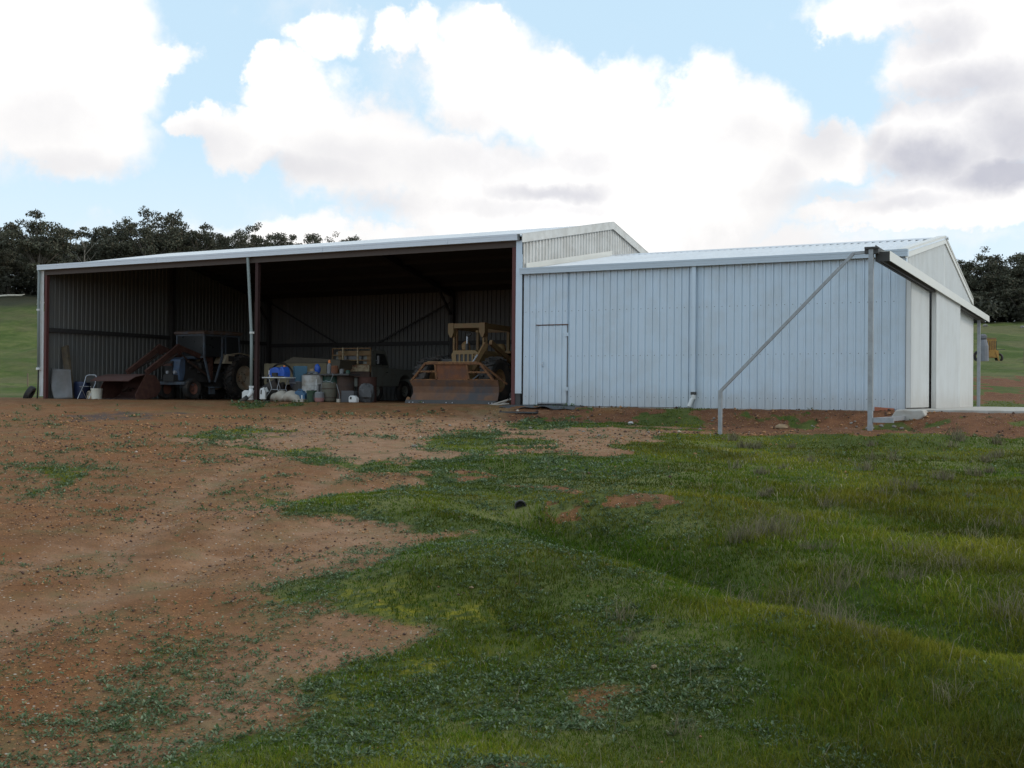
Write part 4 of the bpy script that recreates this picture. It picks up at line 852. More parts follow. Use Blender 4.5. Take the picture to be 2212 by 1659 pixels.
# old ute, nose into the shed, tray end towards us
U = thing('farm_ute', 'old grey-green farm ute with its rack-backed cab end facing out, behind the drums', 'ute', (-19.6, 6.1, -.03))
a = .8
m = MB(); m.prism([(.10,.50), (.10,1.22), (2.0,1.14), (2.95,1.12), (3.0,.95), (3.0,.55), (2.62,.55), (2.55,.80), (2.35,.93), (2.05,.93), (1.85,.80), (1.75,.53)], -a, a, 'x'); ub = m.build('body', UTEP, U, bevel=.02)
m = MB(); m.prism([(.10,1.22), (.12,1.72), (.25,1.78), (.95,1.78), (1.22,1.20)], -a+.03, a-.03, 'x'); ck = m.build('cab', UTEP, U, bevel=.02)
for s in (-1, 1): MB().prism([(.35,1.27), (.36,1.66), (.88,1.66), (1.10,1.27)], s*(a-.028), s*(a-.020), 'x').build('side_window', GLS, ck)
MB().box((-.40,.085,1.29), (.42,.10,1.58)).build('rear_window', GLS, ck)
m = MB()
for xa in (-.62, .60): m.box((xa,.07,1.27), (xa+.14,.098,1.60))
m.box((-.64,.07,1.23), (.74,.099,1.29)); m.box((-.64,.07,1.60), (.74,.097,1.75)); m.build('cab_back', YEL, ck)
m = MB(); 
for z in (1.83, 1.60, 1.42): m.bar((-.80,-.02,z), (.82,-.02,z), .035)
for xa in (-.80, .82): m.bar((xa,-.02,1.0), (xa,-.02,1.85), .035)
m.build('headboard_rack', YELR, U)
m = MB()
for xa in (-.33, .30): m.bar((xa,-.05,1.28), (xa,-.05,1.86), .05)
each(m, 'rack_upright', mat('rack_cream', (.5,.42,.26), .6, 0, .1, 4., (.2,.09,.04), 12., .7), U)
m = MB(); m.box((-.80,-.12,1.03), (.82,.04,1.25)); m.build('tray_edge', mat('rusted_cream', (.48,.40,.26), .75, 0, .2, 8., (.18,.07,.035), 4.5, 1.), U)
m = MB(); m.box((-.8,-.05,.82), (.8,.05,1.03)); m.box((-.45,-.1,.55), (-.35,2.9,.65)); m.box((.35,-.1,.55), (.45,2.9,.65)); m.build('chassis', RUSTD, U)
for s in (-1, 1):
    wheel(U, (s*.68, 2.22, .36), .38, .20, UTEP, s, 0, .52, .05, 5); wheel(U, (s*.68, .45, .36), .38, .20, UTEP, s, 0, .52, .05, 5)
m = MB(); m.box((a-.001,.95,1.0), (a+.02,1.05,1.03)); m.build('door_handle', DKST, ub)
m = MB(); m.lathe([(.05,0), (.05,.28)], 10, (.92,.3,1.3)); m.box((.80,.28,1.40), (.93,.31,1.43)); m.build('mirror', CLR, ub)
# olive field bin / trailer behind the tables
B = thing('farm_trailer', 'low olive-brown farm trailer with a sloping cover behind the blue containers', 'trailer', (-21.0, 5.2, -.03))
m = MB(); m.box((-1.75,0,.55), (1.0,1.5,1.30)); bb = m.build('box_body', OLIV, B, bevel=.02)
m = MB(); m.prism([(-1.0,1.31), (-.5,1.52), (1.35,1.42), (1.55,1.38), (1.5,1.1), (1.0,1.31)], .05, 1.4, 'y'); m.build('cover', mat('dark_cover', (.13,.115,.085), .8), bb)
m = MB(); m.tube([(-.95+.62*math.cos(t), -.03, .55+.75*math.sin(t)) for t in [math.pi*(1-k/12.)*.95+.05 for k in range(13)]], .03, 8); m.build('hoop', BLK, B)
for s in (-.9, .6): wheel(B, (s, .15, .34), .34, .2, RUSTD, -1, 0, .5, .05, 5)
m = MB(); m.box((-1.6,.3,.42), (1.0,1.2,.55)); m.build('axle_frame', DKST, B)
# ---------------------------------------------------------------- things standing along the shed mouth
def one(name, mb, m, label, cat, loc, rz=0., group=None, **k):
    o = mb.build(name, m, None, loc=loc, **k); o.rotation_euler = (0,0,rz); return tag(o, label, cat, group)
FZ = -.03
# curved steel sheet by the left post
def cf(u, v):
    t = v; lo = .42*(1-t)**2.4; hi = .86+.30*(1-t)**1.3; x = lo+(hi-lo)*u
    return (x, .10*t+.16*math.sin(u*2.4)*(1-t*.5)-.12*(1-t)**2, 1.02*t*(1-.04*u))
m = MB(); m.grid(cf, 14, 14); one('curved_sheet', m, mat('brushed_dark_sheet', (.11,.105,.10), .45, .4, .2, 3., (.17,.175,.19), 2.2, .35), 'dark curved steel sheet leaning inside the left post', 'metal sheet', (-27.70,.10,FZ), smooth=True, solid=.012)
m = MB(); m.bar((.14,-.12,0), (-.46,.10,1.78), .27, .10, (0,1,0)); one('timber_slab', m, mat('dark_timber', (.085,.065,.045), .85, 0, .3, 6., (.16,.12,.06), 5., .5, .3, 30), 'rough dark timber slab leaning on the left wall behind the chair', 'timber', (-27.20,.62,FZ))
t_ = thing('plastic_drum', 'dark blue plastic drum behind the folding chair', 'drum', (-26.85,.75,FZ)); MB().lathe([(.24,0), (.27,.03), (.27,.2), (.28,.22), (.27,.24), (.27,.52), (.25,.57), (.23,.58)], 24).build('shell', BLU2, t_, smooth=False)
MB().lathe([(.22,.575), (.22,.60)], 24).build('lid', BLK, t_)
# folding chair
ch = thing('folding_chair', 'grey folding chair with tubular frame standing near the left post', 'chair', (-26.35,.55,FZ), .25)
m = MB()
for s in (-1, 1): m.tube([(s*.21,-.26,0), (s*.21,.10,.50), (s*.20,.18,.74)], .012, 8); m.tube([(s*.19,.22,0), (s*.19,-.12,.42)], .011, 8)
m.tube([(-.20,.18,.74), (-.17,.20,.79), (-.10,.21,.81), (.10,.21,.81), (.17,.20,.79), (.20,.18,.74)], .012, 8); m.tube([(-.19,.2,.03), (.19,.2,.03)], .01, 6); m.build('frame', CHR, ch)
MB().box((-.18,-.22,.405), (.18,.14,.43)).build('seat', CLR, ch, bevel=.01)
m = MB(); m.hexa([(-.18,.135,.55), (.18,.135,.55), (.18,.15,.55), (-.18,.15,.55), (-.18,.185,.78), (.18,.185,.78), (.18,.20,.78), (-.18,.20,.78)]); m.build('backrest', BLK, ch, bevel=.006)
def pail(name, mt, lab, loc, r=.15, h=.33, lid=None, cat='bucket', group=None, handle=True):
    t = thing(name, lab, cat, loc, 0, group); MB().lathe([(r*.85,0), (r*.87,.01), (r*.97,h*.85), (r*1.04,h*.86), (r*1.04,h*.90), (r,h*.91), (r*1.02,h), (r*.97,h), (r*.94,h*.95)], 22, cap=False).build('shell', mt, t)
    MB().lathe([(r*.86,.012), (r*.2,.013)], 22).build('base', mt, t)
    if handle: MB().tube([(r*1.03*math.cos(a), -r*.35*math.sin(a)-.01, h*.86-r*1.1*math.sin(a)) for a in [math.pi*k/10 for k in range(11)]], .004, 6).build('handle', CHR, t)
    if lid: MB().lathe([(r*1.03,h*.97), (r*1.03,h*1.02), (r*.9,h*1.03)], 22).build('lid', lid, t)
    return t
pail('bucket', mat('cream_plastic', (.66,.64,.54), .5, 0, .04, 3.), 'cream plastic bucket with wire handle right of the folding chair', (-25.98,.6,FZ), .19, .36)
def jug(name, mt, lab, loc, w=.2, d=.14, h=.27, cap=BLK, rz=0., cat='jug', cut=True, group=None):
    t = thing(name, lab, cat, loc, rz, group); m = MB()
    m.prism([(-w/2,0), (w/2,0), (w/2,h*.70), (w*.30,h*.86), (w*.22,h), (-w*.30,h), (-w/2,h*.80)], -d/2, d/2, 'y'); m.build('body', mt, t, bevel=.02)
    if cut: MB().prism([(-w*.34,h*.48), (-w*.12,h*.45), (-w*.08,h*.82), (-w*.30,h*.84)], -d/2-.004, d/2+.004, 'y').build('handle_gap', BLK, t)
    MB().lathe([(.028,h*.97), (.03,h*1.06), (.02,h*1.07)], 12, (w*.10,0,0)).build('cap', cap, t); return t
jug('oil_jug', CREAM, 'small dirty cream jug under the folding chair', (-26.28,.62,FZ), .22, .16, .28)
# pot-bellied scrap heap behind the bucket
m = MB(); rg = random.Random(8)
for k in range(16):
    p = Vector((rg.uniform(-.5,.45), rg.uniform(-.3,.3), rg.uniform(.02,.4))); q = p+Vector((rg.uniform(-.4,.4), rg.uniform(-.2,.2), rg.uniform(-.12,.2))); m.bar(p, q, rg.uniform(.03,.09), rg.uniform(.03,.07))
one('scrap_pile', m, RUSTD, 'dark rusty scrap iron heaped between the bucket and the tractor bucket', 'scrap', (-25.6,1.7,FZ))
m = MB(); tyre(m, (0,0,0), .27, .18, 0, 28, .5); o = one('discarded_tyre', m, BLK, 'old black tyre lying outside the left corner of the open shed', 'tyre', (-28.27,-.2,.14), .5); o.rotation_euler = (0, .5, .6)
# white containers at the middle post
t1 = jug('white_container', WHPL, 'white plastic container left of the middle downpipe elbow', (-18.98,.12,.0), .40, .25, .30, WHPL, cut=False, cat='container')
t2 = jug('white_jug', WHPL, 'white plastic jug with open handle right of the middle post', (-18.45,.10,.03), .17, .14, .34, WHPL, cat='jug', rz=.4)
b_ = thing('black_bin', 'black rubber bin tipped on its side with a white label, left of the folding table', 'bin', (-18.75,1.1,.20), .4)
q = MB(); q.lathe([(.22,-.28), (.24,-.27), (.30,.25), (.32,.27), (.32,.30), (.29,.30), (.22,-.24)], 24, (0,0,0), 'x', cap=False); o = q.build('shell', BLK, b_)
MB().lathe([(.22,-.27), (.1,-.275)], 20, (0,0,0), 'x').build('base', BLK, b_); MB().box((-.14,-.285,.0), (-.02,-.265,.15)).build('label', WHPL, b_)
b_.rotation_euler = (0, -.45, .5); b_.location = (-18.85,.95,.28)
# folding table
tb = thing('folding_table', 'white-topped folding table carrying blue containers, right of the middle post', 'table', (-18.24,.55,FZ), .06)
m = MB(); m.box((-.43,-.25,.70), (.43,.28,.735)); m.build('tabletop', WHPL, tb, bevel=.008)
for s in (-1, 1):
    m = MB(); x = s*.16
    for yy in (-.2, .22): m.tube([(s*.20,yy,.70), (s*.10,yy,.40), (s*.14,yy,.33), (s*.40,yy,.0)], .012, 8)
    m.tube([(s*.40,-.2,.01), (s*.40,.22,.01)], .012, 8); m.build('leg_frame', GALV, tb)
m = MB(); m.tube([(-.13,-.2,.36), (.13,-.2,.36)], .012, 8); m.tube([(-.13,.22,.36), (.13,.22,.36)], .012, 8); each(m, 'brace_bar', GALV, tb)
TZ = FZ+.735
m = MB(); m.lathe([(.15,0), (.155,.02), (.155,.27), (.13,.29)], 20); one('dark_tub', m, BLU2, 'dark navy tub at the left end on the folding table', 'tub', (-18.52,.70,TZ))
t_ = thing('water_carrier', 'bright blue plastic water carrier with black tap on the folding table', 'container', (-18.28,.50,TZ), .1)
m = MB(); m.prism([(-.20,0), (.18,0), (.20,.12), (.17,.24), (.08,.30), (-.02,.29), (-.15,.24), (-.20,.14)], -.13, .13, 'y'); m.build('body', BLU1, t_, bevel=.03)
MB().box((-.06,-.16,.02), (.06,-.13,.13)).build('tap', BLK, t_); MB().box((-.19,-.133,.08), (-.16,-.131,.2)).build('label', WHPL, t_)
t_ = thing('water_carrier', 'rounded royal blue container at the right end on the folding table', 'container', (-17.98,.50,TZ), -.2)
MB().prism([(-.09,0), (.13,0), (.14,.15), (.08,.28), (.0,.32), (-.08,.26)], -.13, .13, 'y').build('body', BLU1, t_, bevel=.03); MB().lathe([(.03,.30), (.03,.35)], 10, (0,0,0)).build('cap', ORG, t_)
t_ = thing('tote_bin', 'teal-blue plastic tote behind the table, right of the water carriers', 'tub', (-17.90,1.15,FZ)); MB().lathe([(.22,.60), (.25,.62), (.28,1.06), (.26,1.08)], 4).build('shell', BLU3, t_, bevel=.03); MB().lathe([(.24,0), (.24,.6)], 16).build('stand', DKST, t_)
m = MB(); m.lathe([(.03,0), (.035,.05), (.025,.07)], 10); one('small_cup', m, CREAM, 'small cream cup at the left edge of the folding table', 'cup', (-18.42,.38,TZ))
m = MB(); m.box((-.05,-.04,0), (.05,.04,.13)); one('black_tin', m, BLK, 'square black tin in front of the blue water carriers', 'tin', (-18.17,.34,TZ), bevel=.008)
m = MB(); m.box((-.14,-.03,0), (.12,.03,.03)); one('hand_tool', m, DKST, 'flat dark tool lying on the right part of the folding table', 'tool', (-18.0,.33,TZ), .1, bevel=.008)
# kettle stand
k_ = thing('fire_bowl', 'dark round kettle on splayed legs between the folding table and the white drum', 'fire bowl', (-18.0,1.15,FZ))
MB().lathe([(.06,.36), (.18,.42), (.25,.55), (.26,.56), (.24,.70), (.12,.76)], 22).build('bowl', mat('kettle_blue_grey', (.10,.11,.15), .4), k_)
MB().lathe([(.262,.55), (.272,.56), (.262,.57)], 22, cap=False).build('rim', CHR, k_)
for t in (0.3, 2.4, 4.5): MB().tube([(.12*math.cos(t),.12*math.sin(t),.42), (.24*math.cos(t),.24*math.sin(t),0)], .012, 8).build('leg', GALV, k_)
# drums
def drum(lab, loc, mt, r=.30, h=.80, lid=None, group=None, rz=0):
    t = thing('steel_drum', lab, 'drum', loc, rz, group); MB().lathe([(r,0), (r*1.02,.01), (r,.03), (r,h*.33), (r*1.03,h*.345), (r,h*.36), (r,h*.62), (r*1.03,h*.635), (r,h*.65), (r,h-.02), (r*1.02,h)], 30).build('shell', mt, t)
    MB().lathe([(r*.97,h-.0), (r*.97,h+.004), (.02,h+.006)], 30).build('lid', lid or mt, t); return t
drum('grimy white steel drum at the left end under the bench board', (-17.42,1.15,FZ), WHDR, .325, .80)
drum('dark green steel drum under the middle of the bench board', (-17.02,1.55,FZ), GRN, .32, .78)
drum('rusty brown steel drum under the right end of the bench board', (-16.45,1.5,FZ), RUSTD, .26, .78)
drum('dark red-rusted drum in front of the ute, rightmost of the drums', (-15.95,1.9,FZ), mat('deep_rust', (.07,.03,.022), .85, 0, .3, 5.), .29, .76)
b_ = thing('old_barrel', 'squat old khaki barrel standing in front of the green drum', 'barrel', (-16.42,.65,FZ)); MB().lathe([(.16,0), (.20,.05), (.215,.28), (.215,.42), (.205,.55), (.19,.58)], 24).build('shell', OLBR, b_)
m = MB()
for z in (.14, .40): m.lathe([(.222,z-.012), (.225,z), (.222,z+.012)], 24, cap=False)
each(m, 'hoop', RUSTD, b_)
m = MB(); m.tube([(-.15,-.12,.60), (.0,-.16,.62), (.12,-.10,.60)], .008, 6); m.build('handle', GALV, b_)
bt = one('bench_board', MB().box((-1.02,-.28,0), (1.02,.30,.045)), DKST, 'long dark board lying across the drums as a bench', 'board', (-17.05,1.35,FZ+.80))
BZ = FZ+.846
m = MB(); m.lathe([(.085,0), (.09,.14), (.095,.15), (.08,.16)], 16); one('tan_tub', m, TAN, 'tan round tub at the left end of the bench board', 'tub', (-17.55,1.3,BZ))
m = MB(); m.blob((0,0,.15), (.10,.08,.15), 12, 9, .12, 5); one('blue_bag', m, BLU1, 'crumpled bright blue bag on the bench board', 'bag', (-17.36,1.3,BZ), smooth=True)
m = MB(); m.blob((0,0,.03), (.20,.12,.05), 14, 6, .25, 9); one('rag_pile', m, CLR, 'grey rags heaped on the bench board below the blue bag', 'rags', (-17.42,1.15,BZ-.0))
m = MB(); m.blob((0,0,.02), (.09,.06,.04), 10, 6, .3, 2); one('rag', m, SACK, 'pale scrap of cloth at the far left of the bench board', 'rag', (-17.82,1.15,BZ))
bo_ = thing('chemical_bottle', 'dark plastic bottle with orange cap on the bench board', 'bottle', (-16.95,1.35,BZ)); MB().lathe([(.07,0), (.075,.02), (.075,.25), (.05,.31), (.03,.33)], 14).build('body', CLR, bo_); MB().lathe([(.036,.32), (.036,.38), (.03,.42)], 10).build('cap', ORG, bo_)
m = MB(); m.lathe([(.10,0), (.11,.02), (.11,.22), (.09,.25)], 14); one('rusty_tin', m, RUST, 'rusty round tin right of the orange-capped bottle', 'tin', (-16.75,1.35,BZ))
for k, (lab, x, mt) in enumerate((('narrow clear jar at the right of the bench board', -16.45, CLR), ('squat dark green can near the right end of the bench board', -16.22, GRN))):
    m = MB(); m.lathe([(.06,0), (.065,.01), (.065,.13-.04*k), (.045,.15-.04*k)], 12); one('jar' if k == 0 else 'paint_can', m, mt, lab, 'jar' if k == 0 else 'can', (x,1.3,BZ))
jb = jug('jerry_can', BLU4, 'steel-blue plastic jerry can standing right of the white sack', (-17.34,.5,FZ), .40, .17, .33, BLU4, cat='jerry can', cut=False)
MB().box((.08,-.09,.05), (.12,-.087,.2)).build('label', WHPL, jb); MB().tube([(-.12,0,.32), (-.10,0,.37), (.02,0,.37), (.05,0,.33)], .015, 8).build('handle', BLU4, jb)
# woven sack: lumpy long bag
m = MB()
def sf_(u, v):
    t = u*2-1; r = (.155*(1-abs(t)**3.0)**.6+.02)*(1+.14*math.sin(u*19+v*3)+.10*math.sin(u*7+1)); a = v*2*math.pi
    return (t*.56, r*1.25*math.cos(a), max(.0, r*.85+r*.9*math.sin(a)+.015*math.sin(u*31+v*17)))
m.grid(sf_, 44, 22); one('white_sack', m, SACK, 'dirty white woven sack slumped on the ground under the folding table', 'sack', (-17.85,.42,FZ), -.06, smooth=True)
m = MB(); m.box((-.17,-.12,0), (.17,.12,.09)); one('flat_carton', m, SACK, 'flattened pale carton between the sack and the green bucket', 'carton', (-17.22,.32,FZ), .1)
pail('bucket', DGRN, 'dark green plastic bucket right of the jerry can', (-16.83,.35,FZ), .15, .34, handle=False)
pj = thing('pink_jar', 'cloudy plastic tub with pink base right of the green bucket', 'tub', (-16.52,.32,FZ)); MB().lathe([(.10,0), (.13,.02), (.145,.13)], 18).build('base', PINK, pj); MB().lathe([(.145,.13), (.14,.26), (.12,.30)], 18).build('shell', CLR, pj); MB().lathe([(.03,.30), (.035,.5), (.05,.52)], 10).build('pump', BLK, pj)
m = MB(); m.tube([(-.10,.2,.86), (.02,.1,.80), (-.02,.02,.60), (.10,.0,.56)], .010, 8); m.tube([(.22,0,.53), (.32,0,.25), (.34,0,.05)], .012, 8); one('grey_hose', m, CLR, 'thin pale hose hanging over the old barrel', 'hose', (-16.2,.42,FZ))
m = MB(); m.box((-.05,-.03,0), (.05,.03,.10)); one('hose_fitting', m, SACK, 'small pale fitting at the foot of the hanging hose', 'fitting', (-15.86,.36,FZ), bevel=.006)
m = MB(); m.tube([(0,0,.05), (-.06,.0,.32)], .018, 8); m.lathe([(.03,.30), (.045,.33), (.03,.36)], 8, (-.06,0,0)); one('garden_tap', m, DKST, 'dark standpipe leaning between green bucket and pink-based tub', 'standpipe', (-16.68,.28,FZ))
m = MB(); m.tube([(0,0,.35), (.01,0,.68)], .014, 8); one('white_tube', m, WHPL, 'thin white tube standing against the white drum', 'tube', (-17.02,.80,FZ))
jug('white_jug', WHPL, 'small white jug on its side in front of the grey bag', (-15.33,.38,FZ), .26, .16, .20, BLK, rz=.1, cut=True)
m = MB(); m.blob((0,0,.26), (.26,.2,.30), 14, 10, .14, 12); one('grey_bag', m, mat('bag_grey', (.07,.07,.072), .6), 'bulging dull grey bag standing between the ute and the drums', 'bag', (-15.30,.95,FZ))
m = MB(); m.box((-.2,-.15,0), (.2,.15,.34)); one('grey_crate', m, mat('crate_grey', (.085,.085,.09), .7), 'grey crate beside the dull grey bag', 'crate', (-15.75,.75,FZ), .2, bevel=.01)
# timber offcuts beside the loader blade
for k, (p, q, lab) in enumerate((((-10.72,.25,-.05), (-10.1,.1,.10), 'upper grey timber offcut leaning beside the right post'), ((-10.75,.05,-.06), (-10.0,-.12,-.0), 'lower pale timber offcut on the ground by the right post'), ((-10.5,.5,.0), (-10.05,.35,.16), 'rearmost timber offcut behind the right post'))):
    m = MB(); m.bar(Vector(p)-Vector(p), Vector(q)-Vector(p), .09, .035); one('timber_offcut', m, WOODL, lab, 'timber', p, 0, 'timber offcuts by the right post')
# in front of the closed shed
def mf(u, v): x = -9.98+u*2.12; y = -.04-v*.62; return (x, y, -.055+.03*math.sin(u*9+v*3)*v+.02*math.sin(u*23)*v-.06*v)
m = MB(); m.grid(mf, 40, 10); o = one('rubber_mat', m, RUBM, 'dark rubber sheet lying on the ground before the small door', 'mat', (0,0,0.02), smooth=True, solid=.015)
m = MB(); m.box((0,0,0), (1.05,.12,.035)); one('sunken_board', m, RUBM, 'thin grey board half buried below the rubber sheet', 'board', (-9.75,-1.05,float(zt(-9.3,-1.0))+.0), .02)
m = MB(); m.hexa([(0,0,0), (.42,.0,0), (.42,.11,0), (0,.11,0), (0,0,.09), (.42,0,.06), (.42,.11,.06), (0,.11,.09)]); one('red_brick', m, BRK, 'red brick-coloured block lying against the wall behind the track post', 'brick', (-.62,-.20,-.06), 0, bevel=.005)
m = MB(); m.prism([(-.05,-.02), (.50,-.02), (.56,-.14), (.20,-.42), (-.30,-.58), (-.42,-.60)], -.9, -.28, 'y'); one('concrete_spill', m, CONC, 'sloping lump of concrete under the corner of the closed shed', 'concrete', (.02,0,0), 0, bevel=.03)
RG = random.Random(21)
specs = [(-2.24,-1.87,.11,'broad tan stone on the grass before the closed shed wall',ROCKT), (-5.66,-2.21,.07,'flat white stone on the bank below the closed shed wall',WHDR), (2.49,-21.56,.016,'brown stone in the near grass beside a bare patch',ROCKT), (-6.28,-10.31,.045,'lone pale stone at the edge of the grass in mid yard',ROCKM),
  (-7.7,-14.3,.03,'lone cream stone among gravel at left of the yard',ROCKM), (.95,-20.75,.014,'small pinkish stone at the edge of the moss',ROCKT)]
for (x, y, r, lab, mt) in specs:
    m = MB(); m.blob((0,0,r*.4), (r*1.3,r,r*.6), 10, 7, .2, int(r*999)); one('stone', m, mt, lab, 'stone', (x,y,float(zt(x,y))), RG.uniform(0,3))
for k in range(16):
    x = -.62+RG.gauss(0,.38)-(.5 if k % 5 == 0 else 0); y = -1.25+RG.gauss(0,.22); r = RG.uniform(.02,.05); m = MB(); m.blob((0,0,r*.4), (r*1.2,r,r*.7), 8, 6, .25, k)
    one('rubble_stone', m, ROCKM, 'grey rubble stone beside the foot of the track post', 'stone', (x,y,float(zt(x,y))), RG.uniform(0,3), 'rubble at the foot of the track post')
for k in range(22):
    x = RG.uniform(-9,-3.5); y = RG.uniform(-6,-1); r = RG.uniform(.015,.04); m = MB(); m.blob((0,0,r*.4), (r*1.2,r,r*.6), 8, 6, .25, k+50)
    one('small_stone', m, ROCKM, 'small grey stone lying in the yard before the closed shed', 'stone', (x,y,float(zt(x,y))), RG.uniform(0,3), 'small stones before the closed shed')
cv = thing('culvert_pipe', 'black plastic culvert pipe mouth poking from the grassy mound', 'pipe', (-.74,-16.93,-.90), 0)
m = MB(); m.lathe([(.05,0), (.062,0), (.062,.22), (.05,.22), (.045,.1), (.045,.01)], 22, (0,0,0), 'y', cap=False); m.lathe([(.048,.06), (.048,.065)], 22, (0,0,0), 'y'); o = m.build('pipe_wall', BLK, cv); cv.rotation_euler = (-.05,0,.5); cx_, cy_ = -1.14, -16.14; cv.location = (cx_, cy_, float(zt(cx_, cy_))+.02)  # black disc added inside, standing in for the shade of the bore
# ---------------------------------------------------------------- hillside, trees
def place(px, d):      # ground point on the bearing of column px, d metres out
    u_ = (px-1106)/2523.5; x = CX+d*FX+u_*d*0.88035; y = CY+d*FY+u_*d*0.47433; return x, y, float(zt(x, y))
def leafcloud(rg, C0, R0, n, sz, out):
    for _ in range(1):
        u = rg.normal(size=(n, 3)); u /= np.linalg.norm(u, axis=1)[:, None]; r = rg.random((n, 1))**.42
        P = C0+u*r*R0; a = rg.normal(size=(n, 3)); a /= np.linalg.norm(a, axis=1)[:, None]; b = np.cross(a, rg.normal(size=(n, 3))); b /= np.linalg.norm(b, axis=1)[:, None]
        s = sz*rg.uniform(.5, 1.3, (n, 1)); out.append(np.stack([P-a*s, P+b*s*.55, P+a*s, P-b*s*.55], 1))
LEAFM = mat('gum_leaf', (.05,.06,.03), .7, 0, 0, 1., spec=.2, trans=.12, vcol=True)
def gum(seed, H=13., spread=5.2, open_=.5, low=.30):
    rg = np.random.default_rng(seed); rr = random.Random(seed); tr = MB(); out = []; tops = []
    base = Vector((0,0,-.6)); fork = Vector((rr.uniform(-.4,.4), rr.uniform(-.4,.4), H*rr.uniform(.22,.32)))
    tr.tube([base, fork*.5, fork], [.42, .34, .28], 9)
    nl = rr.randint(5, 7)
    for i in range(nl):
        a = 2*math.pi*i/nl+rr.uniform(-.3,.3); e = spread*rr.uniform(.45,.95); hh = H*rr.uniform(.62,.93)*(1-.18*(e/spread))
        end = Vector((math.cos(a)*e, math.sin(a)*e, hh)); mid = fork.lerp(end, .5)+Vector((rr.uniform(-.6,.6), rr.uniform(-.6,.6), -rr.uniform(0,.8)))
        tr.tube([fork, mid, end], [.19, .11, .05], 6)
        for j in range(rr.randint(3, 5)):
            q = mid.lerp(end, rr.uniform(.1,1.)); e2 = q+Vector((rr.uniform(-1.9,1.9), rr.uniform(-1.9,1.9), rr.uniform(-.5,1.8)))
            tr.tube([q, e2], [.06, .025], 5); tops.append(e2)
        tops.append(end)
    for j in range(9):      # shoots filling the dome of the crown
        a = 2*math.pi*j/9+rr.uniform(-.4,.4); ph = rr.uniform(.35, 1.25); q = fork+Vector((math.cos(a)*spread*.8*math.cos(ph), math.sin(a)*spread*.8*math.cos(ph), (H*.94-fork.z)*math.sin(ph))); tr.tube([fork, fork.lerp(q,.55)+Vector((0,0,.5)), q], [.10,.06,.03], 5); tops.append(q)
    for j in range(4):
        a = rr.uniform(0, 6.28); tops.append(Vector((math.cos(a)*spread*.6, math.sin(a)*spread*.6, H*rr.uniform(low,.5))))
    q = Vector((rr.uniform(-.6,.6), rr.uniform(-.6,.6), H*.95)); tr.tube([fork, fork.lerp(q,.6), q], [.15,.08,.04], 6); tops += [q, fork.lerp(q,.8)]
    for p in tops:
        k = rr.randint(3, 5)
        for _ in range(k):
            c = np.array(p)+rg.normal(0, .62, 3)*np.array([1,1,.6]); R0 = np.array([1,1,.62])*rr.uniform(.6,1.15); leafcloud(rg, c, R0, int(60*(1.25-open_*.45)), .19, out)
    V = np.concatenate(out).reshape(-1, 3); n = len(V)//4; F = np.arange(n*4).reshape(-1, 4)
    shade = rg.uniform(.6, 1.5, (n, 1)); base_c = np.array([[.095,.096,.066]])*shade
    warm = rg.random((n, 1)) < .12; base_c = np.where(warm, np.array([[.15,.12,.08]]), base_c)
    return tr, V, F, np.repeat(base_c, 4, 0)
protos = []
def make_gum(seed, lab, loc, sc, rz, **k):
    tr, V, F, c = gum(seed, **k); root = thing('gum_tree', lab, 'tree', loc, rz, None); root.scale = sc
    tr.build('trunk', BARK, root); vmesh('crown', V, F, LEAFM, {'col': c}, root); return root
VAR = [dict(H=13., spread=6.2, open_=.2), dict(H=13., spread=5.0, open_=.7), dict(H=13., spread=5.5, open_=.4), dict(H=13., spread=4.2, open_=1.), dict(H=13., spread=6.6, open_=.5, low=.22), dict(H=13., spread=4.8, open_=.3)]
# (column, distance, top row, width factor, variant, label)
TR = [(-30,205,480,1.0,1,'tall open gum at the left edge of the picture'), (85,200,458,1.25,0,'broad domed gum tree, largest on the left hilltop'), (165,212,530,.7,3,'small thin gum between the two large hilltop crowns'),
 (215,214,492,.9,5,'rounded gum just left of the tallest hilltop crown'), (262,210,482,1.0,2,'bushy gum right beside the tallest hilltop crown'), (318,208,455,1.1,4,'tallest gum with ragged top above the left shed roof'), (372,210,460,.9,1,'airy gum right of the tallest crown'),
 (430,212,484,1.0,0,'dense dark gum above the left part of the shed roof'), (475,222,508,.8,5,'low gum in the dip above the shed roof'), (520,214,506,.8,2,'small gum right of the dip above the shed roof'), (548,212,488,.9,4,'ragged gum standing up above the middle downpipe'),
 (596,216,500,.8,3,'sparse gum with a single high branch above the shed roof'), (632,220,508,.8,0,'low dark gum above the roof left of the sparse one'), (672,220,503,.7,3,'thin gum with gaps above the middle of the roof'), (712,222,513,.8,2,'low gum second from the end of the roofline trees'), (760,226,512,.8,1,'last low gum of the left treeline, nearest mid roof'),
 (2040,205,560,.9,1,'gum half hidden behind the gable of the closed shed'), (2078,200,563,.8,5,'small-crowned gum just right of the shed gable'), (2115,198,547,1.0,2,'tall gum with knobbed top right of the gable'), (2160,196,556,1.0,0,'dense dark gum in the right-hand wood'), (2208,194,545,1.1,1,'open-topped gum at the right edge of the picture'), (2262,196,550,1.1,4,'gum beyond the right edge of the picture')]
mesh_cache = {}
for (px, d, ty, wf, vi, lab) in TR:
    x, y, z = place(px, d); zt_ = .2276+(852-8*(1106-px)/1106-ty)/2523.5*d; H = max(zt_-z, 5)*1.02; sc = (wf, wf, H/13.)
    rz = (px*1.7) % 6.28
    if vi not in mesh_cache: mesh_cache[vi] = make_gum(100+vi, lab, (x,y,z), sc, rz, **VAR[vi])
    else: dup(mesh_cache[vi], (x,y,z), rz, sc, lab)
